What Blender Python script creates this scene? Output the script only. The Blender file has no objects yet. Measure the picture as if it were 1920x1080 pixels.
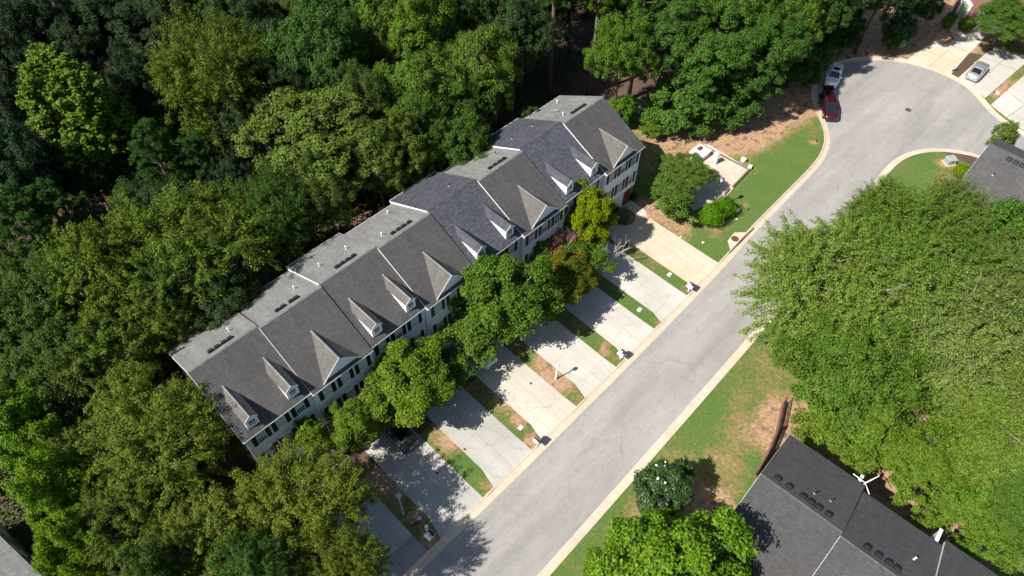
import bpy, math, random
import numpy as np
from mathutils import Vector, Matrix
from mathutils.geometry import tessellate_polygon, delaunay_2d_cdt

R = math.radians
random.seed(7)
scene = bpy.context.scene
col = scene.collection

# ------------------------------------------------------------------ camera
# Site frame in metres: x runs along the townhouse row, y towards the woods behind it, z up.
CAM = Vector((-3.533, -38.201, 60.0))
F0, PITCH, ROLL, YAW = 1350.0, R(52), R(1), R(-45.95)
rz = Matrix.Rotation(YAW, 3, 'Z')
_f = Vector((0, math.cos(PITCH), -math.sin(PITCH)))
_r = Vector((1, 0, 0))
_u = _r.cross(_f)
FW = rz @ _f
RT = rz @ (_r * math.cos(ROLL) + _u * math.sin(ROLL))
UP = rz @ (-_r * math.sin(ROLL) + _u * math.cos(ROLL))
cam_d = bpy.data.cameras.new("camera")
cam = bpy.data.objects.new("camera", cam_d)
col.objects.link(cam)
m = Matrix((RT, UP, -FW)).transposed().to_4x4()
m.translation = CAM
cam.matrix_world = m
cam_d.sensor_width = 36.0
cam_d.lens = 36.0 * F0 / 1920.0
cam_d.clip_end = 3000
scene.camera = cam

# ------------------------------------------------------------------ light
SUN_EL, SHADOW_AZ = R(48), R(-14)
to_sun = Vector((-math.cos(SHADOW_AZ) * math.cos(SUN_EL), -math.sin(SHADOW_AZ) * math.cos(SUN_EL), math.sin(SUN_EL)))
world = bpy.data.worlds.new("World")
scene.world = world
world.use_nodes = True
wn = world.node_tree
wn.nodes.clear()
sky = wn.nodes.new('ShaderNodeTexSky')
sky.sky_type = 'NISHITA'
sky.sun_disc = False
sky.sun_elevation = SUN_EL
sky.sun_rotation = math.atan2(to_sun.x, to_sun.y)
bg = wn.nodes.new('ShaderNodeBackground')
bg.inputs['Strength'].default_value = 0.07
wo = wn.nodes.new('ShaderNodeOutputWorld')
wn.links.new(sky.outputs[0], bg.inputs[0])
wn.links.new(bg.outputs[0], wo.inputs[0])
sun_d = bpy.data.lights.new("sun", 'SUN')
sun_d.energy = 4.9
sun_d.angle = R(0.5)
sun_d.color = (1.0, 0.955, 0.87)
sun = bpy.data.objects.new("sun", sun_d)
col.objects.link(sun)
sun.rotation_euler = to_sun.to_track_quat('Z', 'Y').to_euler()
scene.view_settings.view_transform = 'Standard'
scene.view_settings.look = 'None'
scene.view_settings.gamma = 1.0
scene.view_settings.use_curve_mapping = False
scene.view_settings.exposure = 0.86

# ------------------------------------------------------------------ helpers
def at(u, v, z=0.0):
    """Site point at height z under pixel (u, v) of the 1920 x 1080 survey photograph."""
    d = FW + RT * ((u - 960) / F0) - UP * ((v - 540) / F0)
    p = CAM + d * ((z - CAM.z) / d.z)
    return Vector((p.x, p.y, z))

def depth(p):
    return (Vector(p) - CAM).dot(FW)

def tag(o, label=None, cat=None, group=None, kind=None):
    if label: o['label'] = label
    if cat: o['category'] = cat
    if group: o['group'] = group
    if kind: o['kind'] = kind
    return o

def empty(name, loc=(0, 0, 0), rot=0.0, label=None, cat=None, group=None):
    o = bpy.data.objects.new(name, None)
    o.empty_display_size = 0.3
    col.objects.link(o)
    o.location = loc
    o.rotation_euler = (0, 0, rot)
    return tag(o, label, cat, group)

def link(name, me, parent=None, loc=None, rot=None):
    o = bpy.data.objects.new(name, me)
    col.objects.link(o)
    if parent is not None: o.parent = parent
    if loc is not None: o.location = loc
    if rot is not None: o.rotation_euler = rot
    return o

class MB:
    """Collects simple solids into one mesh."""
    def __init__(s):
        s.v, s.f, s.m, s.sm = [], [], [], []
        s.mi = 0
        s.smooth = False
    def add(s, vs, fs):
        b = len(s.v)
        s.v += [tuple(p) for p in vs]
        for f in fs:
            s.f.append([b + i for i in f]); s.m.append(s.mi); s.sm.append(s.smooth)
        return s
    def box(s, x0, x1, y0, y1, z0, z1):
        return s.add([(x0, y0, z0), (x1, y0, z0), (x1, y1, z0), (x0, y1, z0), (x0, y0, z1), (x1, y0, z1), (x1, y1, z1), (x0, y1, z1)],
                     [(3, 2, 1, 0), (4, 5, 6, 7), (0, 1, 5, 4), (1, 2, 6, 5), (2, 3, 7, 6), (3, 0, 4, 7)])
    def slab(s, pts, vec):
        """polygon pts (3-D) extruded by vec"""
        n = len(pts); v = Vector(vec)
        P = [Vector(p) for p in pts]
        nrm = Vector((0, 0, 0))
        for i in range(n):
            nrm += (P[i] - P[0]).cross(P[(i + 1) % n] - P[0])
        if nrm.dot(v) > 0: P.reverse()
        vs = P + [p + v for p in P]
        fs = [tuple(range(n)), tuple(range(2 * n - 1, n - 1, -1))]
        for i in range(n):
            j = (i + 1) % n
            fs.append((j, i, n + i, n + j))
        return s.add(vs, fs)
    def prism(s, xy, z0, z1):
        return s.slab([(p[0], p[1], z1) for p in xy], (0, 0, z0 - z1))
    def tube(s, pts, radii, n=8, cap=True):
        P = [Vector(p) for p in pts]
        if not hasattr(radii, '__len__'): radii = [radii] * len(P)
        rings = []
        for i, p in enumerate(P):
            d = (P[min(i + 1, len(P) - 1)] - P[max(i - 1, 0)]).normalized()
            a = d.cross(Vector((0, 0, 1)) if abs(d.z) < .9 else Vector((1, 0, 0))).normalized()
            b = d.cross(a)
            rings.append([p + (a * math.cos(2 * math.pi * k / n) + b * math.sin(2 * math.pi * k / n)) * radii[i] for k in range(n)])
        vs = [q for r_ in rings for q in r_]
        fs = []
        for i in range(len(P) - 1):
            for k in range(n):
                k2 = (k + 1) % n
                fs.append((i * n + k2, i * n + k, (i + 1) * n + k, (i + 1) * n + k2))
        if cap:
            fs.append(tuple(range(n)))
            fs.append(tuple(range((len(P)) * n - 1, (len(P) - 1) * n - 1, -1)))
        sm = s.smooth; s.smooth = n > 5
        s.add(vs, fs); s.smooth = sm
        return s
    def ball(s, c, rx, ry=None, rz_=None, nu=12, nv=8):
        ry = ry or rx; rz_ = rz_ or rx
        vs, fs = [], []
        for j in range(nv + 1):
            t = math.pi * j / nv
            for i in range(nu):
                a = 2 * math.pi * i / nu
                vs.append((c[0] + rx * math.sin(t) * math.cos(a), c[1] + ry * math.sin(t) * math.sin(a), c[2] + rz_ * math.cos(t)))
        for j in range(nv):
            for i in range(nu):
                i2 = (i + 1) % nu
                fs.append((j * nu + i, (j + 1) * nu + i, (j + 1) * nu + i2, j * nu + i2))
        sm = s.smooth; s.smooth = True
        s.add(vs, fs); s.smooth = sm
        return s
    def mesh(s, name, mats):
        me = bpy.data.meshes.new(name)
        me.from_pydata(s.v, [], s.f)
        if not isinstance(mats, (list, tuple)): mats = [mats]
        for mm in mats: me.materials.append(mm)
        me.polygons.foreach_set('material_index', s.m)
        me.polygons.foreach_set('use_smooth', s.sm)
        me.update()
        return me
    def build(s, name, mats, parent=None, loc=None, rot=None):
        return link(name, s.mesh(name, mats), parent, loc, rot)

# ------------------------------------------------------------------ materials
def new_mat(name):
    mt = bpy.data.materials.new(name)
    mt.use_nodes = True
    nt = mt.node_tree
    return mt, nt, nt.nodes['Principled BSDF']

def node(nt, kind, **kw):
    n = nt.nodes.new(kind)
    for k, v in kw.items():
        if k in n.inputs: n.inputs[k].default_value = v
        else: setattr(n, k, v)
    return n

def c4(c): return (c[0], c[1], c[2], 1.0)

def mixc(nt, fac, a, b, blend='MIX'):
    n = nt.nodes.new('ShaderNodeMix'); n.data_type = 'RGBA'; n.blend_type = blend
    for sock, val in ((n.inputs[0], fac), (n.inputs[6], a), (n.inputs[7], b)):
        if isinstance(val, bpy.types.NodeSocket): nt.links.new(val, sock)
        elif hasattr(val, '__len__'): sock.default_value = c4(val)
        else: sock.default_value = val
    return n.outputs[2]

def ramp(nt, src, lo, hi):
    n = nt.nodes.new('ShaderNodeMapRange')
    n.inputs[1].default_value, n.inputs[2].default_value = lo, hi
    nt.links.new(src, n.inputs[0])
    return n.outputs[0]

def math_(nt, op, a, b):
    n = nt.nodes.new('ShaderNodeMath'); n.operation = op
    for i, v in enumerate((a, b)):
        if isinstance(v, bpy.types.NodeSocket): nt.links.new(v, n.inputs[i])
        else: n.inputs[i].default_value = v
    return n.outputs[0]

def coords(nt, space='Object', scale=(1, 1, 1), rot=(0, 0, 0)):
    if space == 'World':
        src = nt.nodes.new('ShaderNodeNewGeometry').outputs['Position']
    else:
        src = nt.nodes.new('ShaderNodeTexCoord').outputs[space]
    mp = nt.nodes.new('ShaderNodeMapping')
    mp.inputs['Scale'].default_value = scale
    mp.inputs['Rotation'].default_value = rot
    nt.links.new(src, mp.inputs[0])
    return mp.outputs[0]

def noise(nt, vec, scale, detail=4, rough=.55, out=0):
    n = node(nt, 'ShaderNodeTexNoise', Scale=scale, Detail=detail, Roughness=rough)
    nt.links.new(vec, n.inputs['Vector'])
    return n.outputs[out]

def bump(nt, bsdf, h, strength=.3, dist=.02):
    b = node(nt, 'ShaderNodeBump', Strength=strength, Distance=dist)
    nt.links.new(h, b.inputs['Height'])
    nt.links.new(b.outputs[0], bsdf.inputs['Normal'])

def plain(name, c, rough=.6, var=.12, scale=3.0, metal=0.0, spec=.4, dirt=None, space='Object'):
    mt, nt, b = new_mat(name)
    vec = coords(nt, space)
    n = noise(nt, vec, scale)
    lo = [max(0, x * (1 - var)) for x in c]; hi = [min(1, x * (1 + var)) for x in c]
    cc = mixc(nt, ramp(nt, n, .3, .7), lo, hi)
    if dirt:
        d = ramp(nt, noise(nt, vec, scale * .35, 6, .65), .52, .72)
        cc = mixc(nt, d, cc, dirt)
    nt.links.new(cc, b.inputs['Base Color'])
    b.inputs['Roughness'].default_value = rough
    b.inputs['Metallic'].default_value = metal
    b.inputs['Specular IOR Level'].default_value = spec
    return mt

M = {}
M['white_trim'] = plain('white_trim', (.78, .79, .80), .5, .05)
M['white_paint'] = plain('white_paint', (.80, .80, .78), .45, .05)
M['shutter_black'] = plain('shutter_black', (.012, .014, .018), .5, .2)
M['shutter_green'] = plain('shutter_green', (.02, .035, .022), .5, .2)
M['shutter_grey'] = plain('shutter_grey', (.055, .065, .06), .5, .2)
M['shutter_olive'] = plain('shutter_olive', (.075, .062, .028), .5, .2)
M['vent_black'] = plain('vent_black', (.014, .015, .017), .55, .2)
M['pipe_grey'] = plain('pipe_grey', (.35, .35, .34), .5, .1)
M['garage_white'] = plain('garage_white', (.74, .75, .76), .5, .04)
M['door_red'] = plain('door_red', (.13, .02, .018), .4, .1)
M['door_green'] = plain('door_green', (.27, .40, .20), .45, .06)
M['iron'] = plain('iron', (.018, .019, .022), .45, .2)
M['timber'] = plain('timber', (.17, .12, .085), .85, .25, 6)
M['post_wood'] = plain('post_wood', (.20, .07, .04), .8, .25, 6)
M['stone'] = plain('stone', (.52, .49, .44), .85, .15, 8)
M['bark'] = plain('bark', (.085, .068, .052), .9, .35, 5)
M['bark_pale'] = plain('bark_pale', (.38, .35, .31), .85, .25, 5)
M['bark_grey'] = plain('bark_grey', (.22, .20, .175), .9, .3, 5)
M['bark_pine'] = plain('bark_pine', (.135, .10, .08), .9, .35, 5)
M['utility_green'] = plain('utility_green', (.25, .30, .26), .5, .08)
M['rust'] = plain('rust', (.11, .045, .03), .8, .25, 9)
M['rubber'] = plain('rubber', (.012, .012, .013), .75, .2)
M['alloy'] = plain('alloy', (.45, .46, .47), .3, .05, metal=.9)
M['white_blossom'] = plain('white_blossom', (.82, .80, .72), .6, .05)
M['curtain'] = plain('curtain', (.45, .44, .40), .8, .1)
M['tan_blind'] = plain('tan_blind', (.40, .28, .20), .8, .15, 2)

def glass_mat(name, c=(.012, .016, .018), rough=.06):
    mt, nt, b = new_mat(name)
    vec = coords(nt, 'World')
    n = noise(nt, vec, .8, 2)
    nt.links.new(mixc(nt, ramp(nt, n, .35, .65), c, [x * 2.4 for x in c]), b.inputs['Base Color'])
    b.inputs['Roughness'].default_value = rough
    b.inputs['Specular IOR Level'].default_value = .8
    return mt
M['window_glass'] = glass_mat('window_glass', (.02, .026, .028))
M['car_glass'] = glass_mat('car_glass', (.006, .008, .01), .04)

def car_paint(name, c, metal=.3):
    mt, nt, b = new_mat(name)
    b.inputs['Base Color'].default_value = c4(c)
    b.inputs['Metallic'].default_value = metal
    b.inputs['Roughness'].default_value = .32
    b.inputs['Coat Weight'].default_value = .8
    b.inputs['Coat Roughness'].default_value = .05
    return mt
M['paint_white'] = car_paint('paint_white', (.72, .73, .74), 0)
M['paint_maroon'] = car_paint('paint_maroon', (.034, .003, .008), .1)
M['paint_silver'] = car_paint('paint_silver', (.42, .44, .44), .55)
M['paint_black'] = car_paint('paint_black', (.008, .009, .011), .1)
M['lamp_clear'] = plain('lamp_clear', (.6, .62, .63), .15, .05)
M['lamp_red'] = plain('lamp_red', (.35, .02, .02), .2, .05)

def siding(name, c):
    mt, nt, b = new_mat(name)
    vec = coords(nt, 'World')
    w = node(nt, 'ShaderNodeTexWave', Scale=1.0 / .2 / 6.283 * 3.1416, wave_type='BANDS', bands_direction='Z', wave_profile='SAW')
    nt.links.new(vec, w.inputs['Vector'])
    n = noise(nt, vec, 1.3, 5)
    cc = mixc(nt, ramp(nt, n, .35, .7), [x * 1.03 for x in c], [x * .9 for x in c])
    nt.links.new(cc, b.inputs['Base Color'])
    b.inputs['Roughness'].default_value = .55
    bump(nt, b, w.outputs[1], .35, .02)
    return mt
M['siding_white'] = siding('siding_white', (.82, .86, .90))
M['siding_grey'] = siding('siding_grey', (.30, .32, .33))

def brick_mat(name, a, b_, mortar, sc=1.0, axis='XZ'):
    mt, nt, b = new_mat(name)
    tc = nt.nodes.new('ShaderNodeNewGeometry').outputs['Position']
    sp = nt.nodes.new('ShaderNodeSeparateXYZ'); nt.links.new(tc, sp.inputs[0])
    cb = nt.nodes.new('ShaderNodeCombineXYZ')
    nt.links.new(math_(nt, 'ADD', sp.outputs[0], sp.outputs[1]), cb.inputs[0]); nt.links.new(sp.outputs[2], cb.inputs[1])
    br = node(nt, 'ShaderNodeTexBrick', Scale=1.0 / sc)
    br.inputs['Color1'].default_value = c4(a); br.inputs['Color2'].default_value = c4(b_); br.inputs['Mortar'].default_value = c4(mortar)
    br.inputs['Brick Width'].default_value = .21; br.inputs['Row Height'].default_value = .075; br.inputs['Mortar Size'].default_value = .008
    nt.links.new(cb.outputs[0], br.inputs['Vector'])
    nt.links.new(br.outputs[0], b.inputs['Base Color'])
    b.inputs['Roughness'].default_value = .85
    bump(nt, b, br.outputs[1], -.4, .01)
    return mt
M['brick_red'] = brick_mat('brick_red', (.20, .055, .035), (.14, .04, .028), (.28, .24, .2))

def shingle(name, base, streak, streak_amt=.6, course=.16, tone=.18):
    """laid in rows along the eaves; uses the slope's own UVs (u along the eave, v up the slope, in metres)"""
    mt, nt, b = new_mat(name)
    uv = nt.nodes.new('ShaderNodeUVMap').outputs[0]
    br = node(nt, 'ShaderNodeTexBrick', Scale=1.0)
    br.inputs['Brick Width'].default_value = .34; br.inputs['Row Height'].default_value = course
    br.inputs['Mortar Size'].default_value = .012; br.inputs['Mortar Smooth'].default_value = .3
    br.inputs['Color1'].default_value = c4([x * (1 - tone) for x in base]); br.inputs['Color2'].default_value = c4([x * (1 + tone) for x in base])
    br.inputs['Mortar'].default_value = c4([x * .55 for x in base])
    nt.links.new(uv, br.inputs['Vector'])
    mp = nt.nodes.new('ShaderNodeMapping'); mp.inputs['Scale'].default_value = (1.6, .22, 1); nt.links.new(uv, mp.inputs[0])
    geo = nt.nodes.new('ShaderNodeObjectInfo')
    ad = nt.nodes.new('ShaderNodeVectorMath'); ad.operation = 'ADD'
    nt.links.new(mp.outputs[0], ad.inputs[0]); nt.links.new(geo.outputs['Random'], ad.inputs[1])
    st = noise(nt, ad.outputs[0], 1.2, 6, .62)
    cc = mixc(nt, math_(nt, 'MULTIPLY', ramp(nt, st, .38, .72), streak_amt), br.outputs[0], streak)
    big = noise(nt, coords(nt, 'World'), .35, 5, .6)
    cc = mixc(nt, ramp(nt, big, .3, .75), mixc(nt, 1.0, cc, (.82, .82, .82), 'MULTIPLY'), cc)
    fine = noise(nt, coords(nt, 'World'), 9, 3, .6)
    cc = mixc(nt, ramp(nt, fine, .25, .75), mixc(nt, 1.0, cc, (.88, .88, .88), 'MULTIPLY'), mixc(nt, 1.0, cc, (1.1, 1.1, 1.1), 'MULTIPLY'))
    nt.links.new(cc, b.inputs['Base Color'])
    b.inputs['Roughness'].default_value = .8
    b.inputs['Specular IOR Level'].default_value = .3
    bump(nt, b, br.outputs[1], -.35, .015)
    return mt
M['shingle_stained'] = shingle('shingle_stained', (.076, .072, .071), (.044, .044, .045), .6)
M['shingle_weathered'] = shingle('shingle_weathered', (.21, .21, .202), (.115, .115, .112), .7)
M['shingle_slate'] = shingle('shingle_slate', (.066, .068, .084), (.05, .052, .066), .3, tone=.34)
M['shingle_dormer'] = shingle('shingle_dormer', (.125, .115, .105), (.07, .067, .063), .6)
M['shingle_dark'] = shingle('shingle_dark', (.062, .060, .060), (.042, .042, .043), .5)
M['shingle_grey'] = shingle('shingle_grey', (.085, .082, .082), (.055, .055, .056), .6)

def concrete(name, c, stain, joint=None):
    mt, nt, b = new_mat(name)
    vec = coords(nt, 'World')
    oi = nt.nodes.new('ShaderNodeObjectInfo')
    big = noise(nt, vec, .22, 6, .62)
    fine = noise(nt, vec, 6, 5, .7)
    cc = mixc(nt, ramp(nt, big, .35, .7), c, stain)
    cc = mixc(nt, ramp(nt, fine, .3, .75), mixc(nt, 1.0, cc, (.86, .86, .87), 'MULTIPLY'), cc)
    # drips, tyre tracks and repaired cracks
    drip = ramp(nt, noise(nt, vec, .9, 4, .6), .60, .74)
    cc = mixc(nt, math_(nt, 'MULTIPLY', drip, .38), cc, [x * .55 for x in stain])
    trk = noise(nt, coords(nt, 'World', (1.5, .10, 1)), 1.0, 4, .55)
    cc = mixc(nt, math_(nt, 'MULTIPLY', ramp(nt, trk, .48, .68), .35), cc, [x * .74 for x in stain])
    vo = node(nt, 'ShaderNodeTexVoronoi', Scale=.23, feature='DISTANCE_TO_EDGE')
    wv = nt.nodes.new('ShaderNodeVectorMath'); wv.operation = 'MULTIPLY_ADD'
    nt.links.new(noise(nt, vec, 1.1, 3, .6, 1), wv.inputs[0]); wv.inputs[1].default_value = (1.6, 1.6, 0); nt.links.new(vec, wv.inputs[2])
    nt.links.new(wv.outputs[0], vo.inputs['Vector'])
    ck = nt.nodes.new('ShaderNodeMapRange'); ck.inputs[1].default_value = 0; ck.inputs[2].default_value = .008; ck.inputs[3].default_value = .45; ck.inputs[4].default_value = 0
    nt.links.new(vo.outputs[0], ck.inputs[0])
    cc = mixc(nt, ck.outputs[0], cc, [x * .5 for x in stain])
    n = nt.nodes.new('ShaderNodeHueSaturation'); nt.links.new(cc, n.inputs['Color'])
    nt.links.new(ramp(nt, oi.outputs['Random'], -3.5, 1.5), n.inputs['Value'])
    v = nt.nodes.new('ShaderNodeMapRange'); v.inputs[3].default_value = .95; v.inputs[4].default_value = 1.03
    nt.links.new(oi.outputs['Random'], v.inputs[0]); nt.links.new(v.outputs[0], n.inputs['Value'])
    nt.links.new(n.outputs[0], b.inputs['Base Color'])
    b.inputs['Roughness'].default_value = .85
    bump(nt, b, fine, .25, .01)
    return mt
M['concrete'] = concrete('concrete', (.51, .485, .435), (.41, .385, .335))
M['concrete_warm'] = concrete('concrete_warm', (.51, .47, .405), (.43, .38, .31))
M['concrete_worn'] = concrete('concrete_worn', (.44, .42, .385), (.34, .325, .295))
M['concrete_tan'] = concrete('concrete_tan', (.53, .475, .38), (.50, .40, .27))
M['kerb_concrete'] = concrete('kerb_concrete', (.53, .45, .35), (.45, .37, .28))

def asphalt():
    mt, nt, b = new_mat('asphalt')
    vec = coords(nt, 'World')
    big = noise(nt, coords(nt, 'World', (.25, 1.1, 1)), .35, 6, .62)
    mid = noise(nt, vec, 1.1, 5, .65)
    fine = noise(nt, vec, 14, 3, .7)
    cc = mixc(nt, ramp(nt, big, .35, .68), (.268, .252, .239), (.348, .328, .308))
    cc = mixc(nt, ramp(nt, mid, .3, .75), mixc(nt, 1.0, cc, (.88, .88, .89), 'MULTIPLY'), cc)
    cc = mixc(nt, ramp(nt, fine, .3, .7), mixc(nt, 1.0, cc, (.84, .84, .84), 'MULTIPLY'), mixc(nt, 1.0, cc, (1.06, 1.06, 1.06), 'MULTIPLY'))
    # cracks: warped cell edges, thinned out by a mask
    wv = noise(nt, vec, 1.4, 4, .6, 1)
    ad = nt.nodes.new('ShaderNodeVectorMath'); ad.operation = 'MULTIPLY_ADD'
    nt.links.new(wv, ad.inputs[0]); ad.inputs[1].default_value = (1.1, 1.1, 0); nt.links.new(vec, ad.inputs[2])
    crk = None
    for sc, wd in ((.42, .010), (1.25, .018)):
        vo = node(nt, 'ShaderNodeTexVoronoi', Scale=sc, feature='DISTANCE_TO_EDGE')
        nt.links.new(ad.outputs[0], vo.inputs['Vector'])
        k = nt.nodes.new('ShaderNodeMapRange'); k.inputs[1].default_value = 0; k.inputs[2].default_value = wd
        k.inputs[3].default_value = 1; k.inputs[4].default_value = 0
        nt.links.new(vo.outputs[0], k.inputs[0])
        mk = ramp(nt, noise(nt, vec, .16 if sc < 1 else .11, 3), .42, .58)
        k = math_(nt, 'MULTIPLY', k.outputs[0], mk)
        crk = k if crk is None else math_(nt, 'MAXIMUM', crk, k)
    cc = mixc(nt, math_(nt, 'MULTIPLY', crk, .42), cc, (.10, .096, .092))
    # wheel paths along the straight and tar or rust stains
    wp = noise(nt, coords(nt, 'World', (.05, .75, 1)), 1.0, 3, .5)
    cc = mixc(nt, math_(nt, 'MULTIPLY', ramp(nt, wp, .45, .7), .5), cc, mixc(nt, 1.0, cc, (.80, .80, .81), 'MULTIPLY'))
    st = ramp(nt, noise(nt, vec, .55, 3), .70, .76)
    cc = mixc(nt, math_(nt, 'MULTIPLY', st, .25), cc, (.16, .12, .09))
    nt.links.new(cc, b.inputs['Base Color'])
    b.inputs['Roughness'].default_value = .82
    b.inputs['Specular IOR Level'].default_value = .35
    bump(nt, b, fine, .35, .008)
    return mt
M['asphalt'] = asphalt()

def soil_mat():
    mt, nt, b = new_mat('soil')
    vec = coords(nt, 'World')
    a = noise(nt, vec, .4, 6, .65); f = noise(nt, vec, 5, 6, .75)
    cc = mixc(nt, ramp(nt, a, .3, .7), (.075, .042, .030), (.135, .076, .052))
    cc = mixc(nt, ramp(nt, f, .3, .72), mixc(nt, 1.0, cc, (.5, .5, .5), 'MULTIPLY'), mixc(nt, 1.0, cc, (1.25, 1.22, 1.2), 'MULTIPLY'))
    nt.links.new(cc, b.inputs['Base Color'])
    b.inputs['Roughness'].default_value = .95
    bump(nt, b, f, .8, .06)
    return mt
M['soil'] = soil_mat()

def lawn_mat():
    mt, nt, b = new_mat('lawn')
    vec = coords(nt, 'World')
    at_ = nt.nodes.new('ShaderNodeAttribute'); at_.attribute_name = 'bare'
    a = noise(nt, vec, .28, 6, .6); f = noise(nt, vec, 3.2, 6, .72); ff = noise(nt, vec, 16, 3, .7)
    g = mixc(nt, ramp(nt, a, .32, .7), (.078, .148, .030), (.112, .155, .042))
    g = mixc(nt, ramp(nt, f, .3, .75), mixc(nt, 1.0, g, (.72, .74, .7), 'MULTIPLY'), mixc(nt, 1.0, g, (1.15, 1.12, 1.2), 'MULTIPLY'))
    mid_n = noise(nt, vec, 1.1, 5, .65)
    dry = mixc(nt, f, (.24, .165, .075), (.17, .155, .05))
    s = mixc(nt, ramp(nt, f, .3, .7), (.26, .145, .085), (.46, .32, .20))
    s = mixc(nt, ramp(nt, mid_n, .50, .66), s, mixc(nt, f, (.085, .05, .032), (.20, .115, .07)))
    # bare weight broken up by noise: lawn -> dry grass -> soil
    w = math_(nt, 'ADD', at_.outputs['Fac'], math_(nt, 'MULTIPLY', math_(nt, 'SUBTRACT', f, .5), 1.5))
    w = math_(nt, 'ADD', w, math_(nt, 'MULTIPLY', math_(nt, 'SUBTRACT', a, .5), .7))
    w = math_(nt, 'ADD', w, math_(nt, 'MULTIPLY', math_(nt, 'SUBTRACT', mid_n, .5), 1.0))
    cc = mixc(nt, ramp(nt, w, .16, .46), g, dry)
    cc = mixc(nt, ramp(nt, w, .44, .72), cc, s)
    cc = mixc(nt, ramp(nt, ff, .25, .75), mixc(nt, 1.0, cc, (.72, .72, .72), 'MULTIPLY'), mixc(nt, 1.0, cc, (1.2, 1.2, 1.2), 'MULTIPLY'))
    nt.links.new(cc, b.inputs['Base Color'])
    b.inputs['Roughness'].default_value = .95
    b.inputs['Specular IOR Level'].default_value = .15
    bump(nt, b, ff, .9, .05)
    return mt
M['lawn'] = lawn_mat()

def gravel_mat():
    mt, nt, b = new_mat('gravel')
    vec = coords(nt, 'World')
    vo = node(nt, 'ShaderNodeTexVoronoi', Scale=14.0); nt.links.new(vec, vo.inputs['Vector'])
    a = noise(nt, vec, .8, 5)
    cc = mixc(nt, ramp(nt, vo.outputs[0], 0, .6), (.60, .55, .47), (.44, .39, .32))
    cc = mixc(nt, ramp(nt, a, .4, .75), cc, (.37, .29, .21))
    nt.links.new(cc, b.inputs['Base Color']); b.inputs['Roughness'].default_value = .9
    bump(nt, b, vo.outputs[0], -.6, .03)
    return mt
M['gravel'] = gravel_mat()
M['mulch'] = plain('mulch', (.075, .045, .032), .95, .4, 9)

def leaf_mat(name, rough=.6, spec=.14, trans=.38, second=None, amount=.5, jitter=.55):
    mt, nt, b = new_mat(name)
    oi = nt.nodes.new('ShaderNodeObjectInfo')
    ge = nt.nodes.new('ShaderNodeNewGeometry')
    rnd = ge.outputs['Random Per Island']
    c = oi.outputs['Color']
    lump = noise(nt, coords(nt, 'Object'), .55, 3)
    if second:
        w = math_(nt, 'ADD', ramp(nt, lump, .42, .62), math_(nt, 'MULTIPLY', math_(nt, 'SUBTRACT', rnd, .5), .8))
        w = math_(nt, 'MULTIPLY', w, amount)
        n_ = nt.nodes.new('ShaderNodeClamp'); nt.links.new(w, n_.inputs[0])
        c = mixc(nt, n_.outputs[0], c, second)
    hs = nt.nodes.new('ShaderNodeHueSaturation')
    nt.links.new(c, hs.inputs['Color'])
    h = nt.nodes.new('ShaderNodeMapRange'); h.inputs[1].default_value = .25; h.inputs[2].default_value = .75
    h.inputs[3].default_value = .485; h.inputs[4].default_value = .515
    nt.links.new(lump, h.inputs[0]); nt.links.new(h.outputs[0], hs.inputs['Hue'])
    hs.inputs['Saturation'].default_value = 1.08
    v = nt.nodes.new('ShaderNodeMapRange'); v.inputs[3].default_value = 1.3 * (1 - jitter); v.inputs[4].default_value = 1.3 * (1 + jitter)
    nt.links.new(rnd, v.inputs[0]); nt.links.new(v.outputs[0], hs.inputs['Value'])
    cc = hs.outputs[0]
    nt.links.new(cc, b.inputs['Base Color'])
    b.inputs['Roughness'].default_value = rough
    b.inputs['Specular IOR Level'].default_value = spec
    tr = nt.nodes.new('ShaderNodeBsdfTranslucent')
    nt.links.new(mixc(nt, 1.0, cc, (1.25, 1.15, .6), 'MULTIPLY'), tr.inputs[0])
    mx = nt.nodes.new('ShaderNodeMixShader'); mx.inputs[0].default_value = trans
    nt.links.new(b.outputs[0], mx.inputs[1]); nt.links.new(tr.outputs[0], mx.inputs[2])
    nt.links.new(mx.outputs[0], nt.nodes['Material Output'].inputs[0])
    return mt
M['leaf'] = leaf_mat('leaf')
M['leaf_glossy'] = leaf_mat('leaf_glossy', .45, .3, .12)
M['leaf_yellowing'] = leaf_mat('leaf_yellowing', second=(.19, .17, .012), amount=.35)
M['leaf_rusty'] = leaf_mat('leaf_rusty', second=(.15, .075, .014), amount=.5)
M['leaf_orange_tip'] = leaf_mat('leaf_orange_tip', second=(.13, .09, .014), amount=.18)

def slope_uv(me):
    uv = me.uv_layers.new(name='UVMap')
    up = Vector((0, 0, 1))
    for p in me.polygons:
        e = up.cross(p.normal)
        e = e.normalized() if e.length > 1e-3 else Vector((1, 0, 0))
        s_ = p.normal.cross(e)
        for li in p.loop_indices:
            co = me.vertices[me.loops[li].vertex_index].co
            uv.data[li].uv = (co.dot(e), co.dot(s_))
    return me

# ------------------------------------------------------------------ ground, road, kerbs
def resample(pts, step):
    out = [Vector(pts[0])]
    for a, b in zip(pts, pts[1:]):
        a, b = Vector(a), Vector(b); L = (b - a).length
        n = max(1, round(L / step))
        for i in range(1, n + 1): out.append(a.lerp(b, i / n))
    return out

def smooth_poly(pts, it=2):
    for _ in range(it):
        q = [pts[0]]
        for a, b in zip(pts, pts[1:]):
            q += [a.lerp(b, .25), a.lerp(b, .75)]
        q.append(pts[-1]); pts = q
    return pts

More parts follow.
